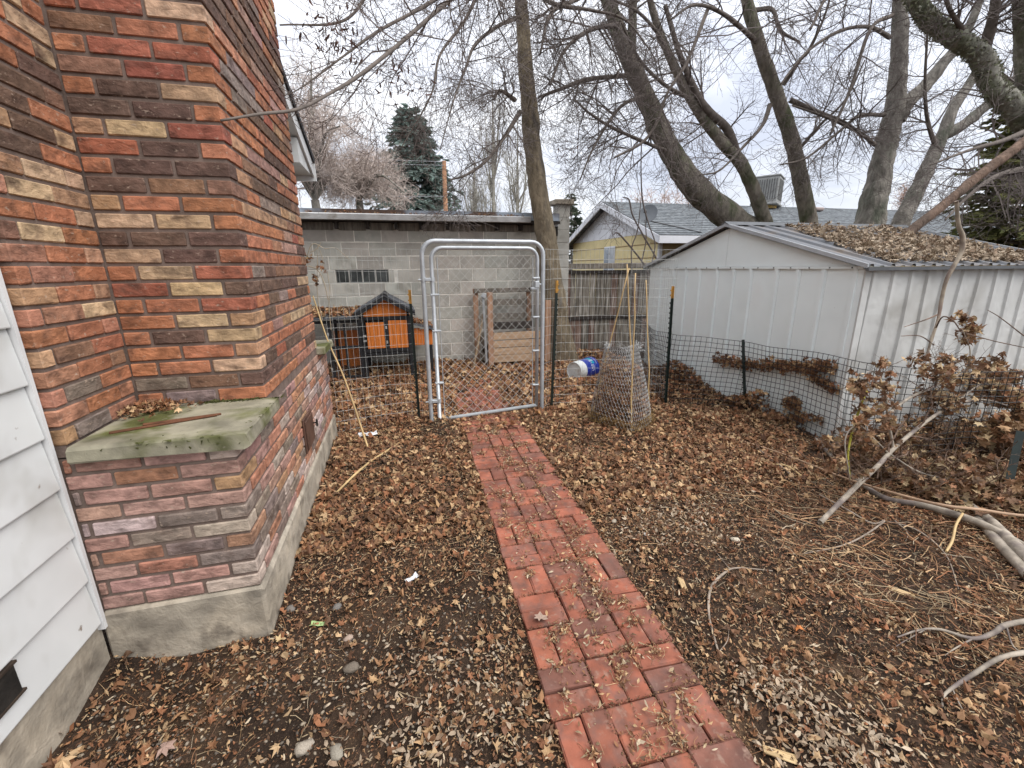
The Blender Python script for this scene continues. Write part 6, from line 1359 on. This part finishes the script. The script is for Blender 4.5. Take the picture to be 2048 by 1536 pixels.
for k, (px, py, l, a, lb) in enumerate(((1365, 1170, .09, 1.3, 'torn pale wood splinter beside the curved grey twig'), (1560, 1510, .10, -.6, 'pale splintered wood piece at the bottom edge'), (1803, 1180, .10, -.9, 'pale flat splinter in the straw at the right'))):
    p = gp(px, py); mb = MB(); cbox(mb, (-l/2, -.013, 0), (l/2, .013, .008), .003, jit=.003); o = mb.build('wood_splinter', mat('splinter', (.48, .34, .18), .8, var=.3, vs=30, vstretch=(.5, 5, 5)) if k == 0 else bpy.data.materials['splinter']); o.location = (p[0], p[1], float(gh(p[0], p[1]))+.008); o.rotation_euler = (.1, .05, a); tag(o, lb, 'wood splinter')
# rusty flat bars on the ledge, leaf heap in its corner
m_rust = mat('rusty_bar', (.13, .055, .028), .8, var=.4, vs=14, bump=(60, .4, .003))
for k, (x0, x1, y0, y1, lb) in enumerate(((-1.13, -.80, 1.93, 2.06, 'rusty flat bar on the ledge, nearer of two'), (-1.05, -.79, 2.0, 2.075, 'rusty flat bar on the ledge, farther of two'))):
    mb = MB(); V, F = cbox_geo(math.hypot(x1-x0, y1-y0), .016, .009, .003, .0008); a = math.atan2(y1-y0, x1-x0); mb.add(V @ rotz(a).T+[(x0+x1)/2, (y0+y1)/2, .9365+.0045+k*.0], F); tag(mb.build('rusty_bar', m_rust), lb, 'metal bar')
leaf_heap('leaf_pile', 'small heap of litter in the inner corner of the chimney ledge', 240, lambda n: np.stack([XA+.01+np.abs(RN.normal(0, .10, n)), Y1-.012-np.abs(RN.normal(0, .07, n)), .936+np.abs(RN.normal(0, .012, n))], 1), (.02, .045), LEAFC, tilt=.4)
leaf_heap('leaf_pile', 'leaves gathered in the hollow where siding meets the soil', 90, lambda n: (lambda x, y: np.stack([x, y, gh(x, y)+.012+np.abs(RN.normal(0, .015, n))], 1))(XS+.03+np.abs(RN.normal(0, .07, n)), RN.uniform(.9, 1.4, n)), (.05, .10), LEAFC*1.1, tilt=.5)
# single leaves and scraps that stand out
def one_leaf(name, px, py, s, c, lb, cat='leaf', tilt=.2, z=.02):
    p = gp(px, py, z); mb = MB(); scatter(mb, maple_tpl(), np.array([[0., 0.]]), np.array([s]), np.array([c]), tilt, .7, 0, lambda x, y: np.zeros(1)); o = mb.build(name, m_leaf); o.location = (p[0], p[1], float(gh(p[0], p[1]))+z); tag(o, lb, cat)
one_leaf('leaf', 1600, 1252, .055, (.55, .20, .06), 'bright orange leaf on the soil right of the path'); one_leaf('leaf', 1082, 1235, .085, (.36, .26, .20), 'large pale curled leaf on the left edge of the path', z=.035)
one_leaf('leaf', 325, 1482, .075, (.36, .24, .19), 'large pinkish tan maple leaf near the bottom left'); one_leaf('leaf', 556, 1272, .055, (.52, .38, .20), 'yellow tan maple leaf by the chimney footing')
one_leaf('leaf', 1075, 828, .10, (.52, .27, .11), 'orange maple leaf at the foot of the right gate post', z=.03)
m_paper = mat('white_scrap', (.66, .67, .68), .6, var=.2, vs=20); m_green = mat('pale_green_leaf', (.34, .46, .20), .6, var=.3, vs=20)
def scrap(name, px, py, sx, sy, m, lb, cat, az=0.0):
    p = gp(px, py); n = 7; u, v = np.meshgrid(np.linspace(-.5, .5, n), np.linspace(-.5, .5, n), indexing='ij'); z = .16*np.sin(u*7+1)*np.cos(v*5)+.12*np.sin(v*9+u*4)+RN.normal(0, .04, u.shape); V = np.stack([u*sx, v*sy, (z+.2)*min(sx, sy)], -1).reshape(-1, 3)
    ii = np.arange(n*n).reshape(n, n); q = np.stack([ii[:-1, :-1], ii[1:, :-1], ii[1:, 1:], ii[:-1, 1:]], -1).reshape(-1, 4); o = MB().add(V @ rotz(az).T, q).build(name, m, smooth=True); o.location = (p[0], p[1], float(gh(p[0], p[1]))+.008); tag(o, lb, cat)
scrap('plastic_scrap', 737, 875, .17, .09, m_paper, 'crumpled white plastic scrap behind the cane foot', 'litter', .2)
scrap('paper_scrap', 825, 1156, .075, .035, m_paper, 'crumpled white paper scrap left of the path', 'litter', .7)
scrap('lettuce_leaf', 636, 1236, .075, .03, m_green, 'pale green wilted leaf on the soil by the chimney', 'leaf', -.2)
# dead vine hanging at the chimney's far corner
vn = thing('dead_vine', 'pale dead vine strands hanging at the far chimney corner', 'vine', (-.6, 4.3, 0)); VN = rel_to(vn); mb = MB()
m_vine = mat('dead_vine', (.42, .35, .25), .85, var=.3, vs=10)
for l in ([(612, 520, 4.25, 2.5), (625, 488, 4.25, 2), (650, 497, 4.3, 2), (672, 497, 4.3, 1.5), (700, 520, 4.3, 1)], [(617, 532, 4.25, 3), (635, 540, 4.25, 2.5), (648, 565, 4.25, 2.5), (656, 600, 4.25, 2)], [(620, 505, 4.25, 2), (633, 498, 4.25, 2), (642, 485, 4.25, 1.5)], [(636, 490, 4.3, 1.5), (634, 560, 4.3, 2), (636, 600, 4.3, 2), (645, 640, 4.3, 2)], [(655, 545, 4.3, 2), (659, 580, 4.3, 2), (658, 610, 4.3, 2), (662, 660, 4.3, 1.5)], [(640, 500, 4.3, 1.5), (646, 530, 4.3, 1.5), (630, 570, 4.3, 1.5)]):
    q, r_ = line_px(l); tubes(mb, q, r_, 5)
VN('vine_stems', mb, m_vine)
PTv = g_pile([at(632, 555, 4.25), at(634, 568, 4.25), at(643, 538, 4.28), at(616, 518, 4.25)], (.02, .02, .03))(40); mb = MB(); scatter(mb, maple_tpl(), PTv[:, :2], RN.uniform(.03, .055, 40), pick(LEAFC, 40), 1.1, 1.2, 0, lambda x, y: PTv[:, 2]); tag(VN('vine_leaves', mb, m_leaf), kind='stuff')
# leafless saplings growing in front of the yellow house
sp = thing('sapling', 'thin bare sapling stems before the yellow house', 'sapling', tuple(at(1300, 560, 7.2))); SPn = rel_to(sp); mb = MB()
for l in ([(1296, 560, 7.3, 3), (1290, 532, 7.3, 4), (1240, 470, 7.3, 4), (1226, 470, 7.3, 2)], [(1320, 560, 7.2, 4), (1316, 525, 7.2, 4), (1286, 470, 7.2, 4), (1265, 430, 7.2, 4), (1258, 400, 7.2, 4), (1245, 394, 7.2, 2)], [(1300, 540, 7.1, 3), (1310, 490, 7.1, 3), (1298, 450, 7.1, 3), (1285, 400, 7.1, 4), (1282, 340, 7.0, 3), (1283, 280, 6.9, 3)], [(1283, 525, 7.2, 3), (1292, 480, 7.2, 3), (1290, 440, 7.2, 2)], [(1265, 560, 7.2, 3), (1263, 500, 7.2, 3), (1275, 460, 7.2, 3), (1282, 400, 7.2, 2)]):
    q, r_ = line_px(l); tubes(mb, q, r_, 5)
SPn('stems', mb, m_twig)
# hanging clusters of dead keys in the maple
for k, (px, py, Y, n, lb) in enumerate(((800, 150, 4.2, 70, 'dangling cluster of dead seed keys left of the maple trunk'), (690, 95, 4.0, 60, 'dangling cluster of dead seed keys near the chimney top'), (645, 55, 4.0, 50, 'dangling seed cluster highest beside the chimney'), (1130, 310, 6.6, 40, 'small dangling seed cluster right of the maple trunk'))):
    p = at(px, py, Y); mb = MB(); Q3 = p+RN.normal(0, 1, (n, 3))*[.10, .1, .11]; scatter(mb, samara_tpl(), Q3[:, :2], RN.uniform(.04, .07, n), pick(np.array([(.12, .065, .05), (.085, .05, .042)]), n), 1.4, .5, 0, lambda x, y: Q3[:, 2]); tag(mb.build('seed_cluster', m_leaf), lb, 'seeds', kind='stuff')
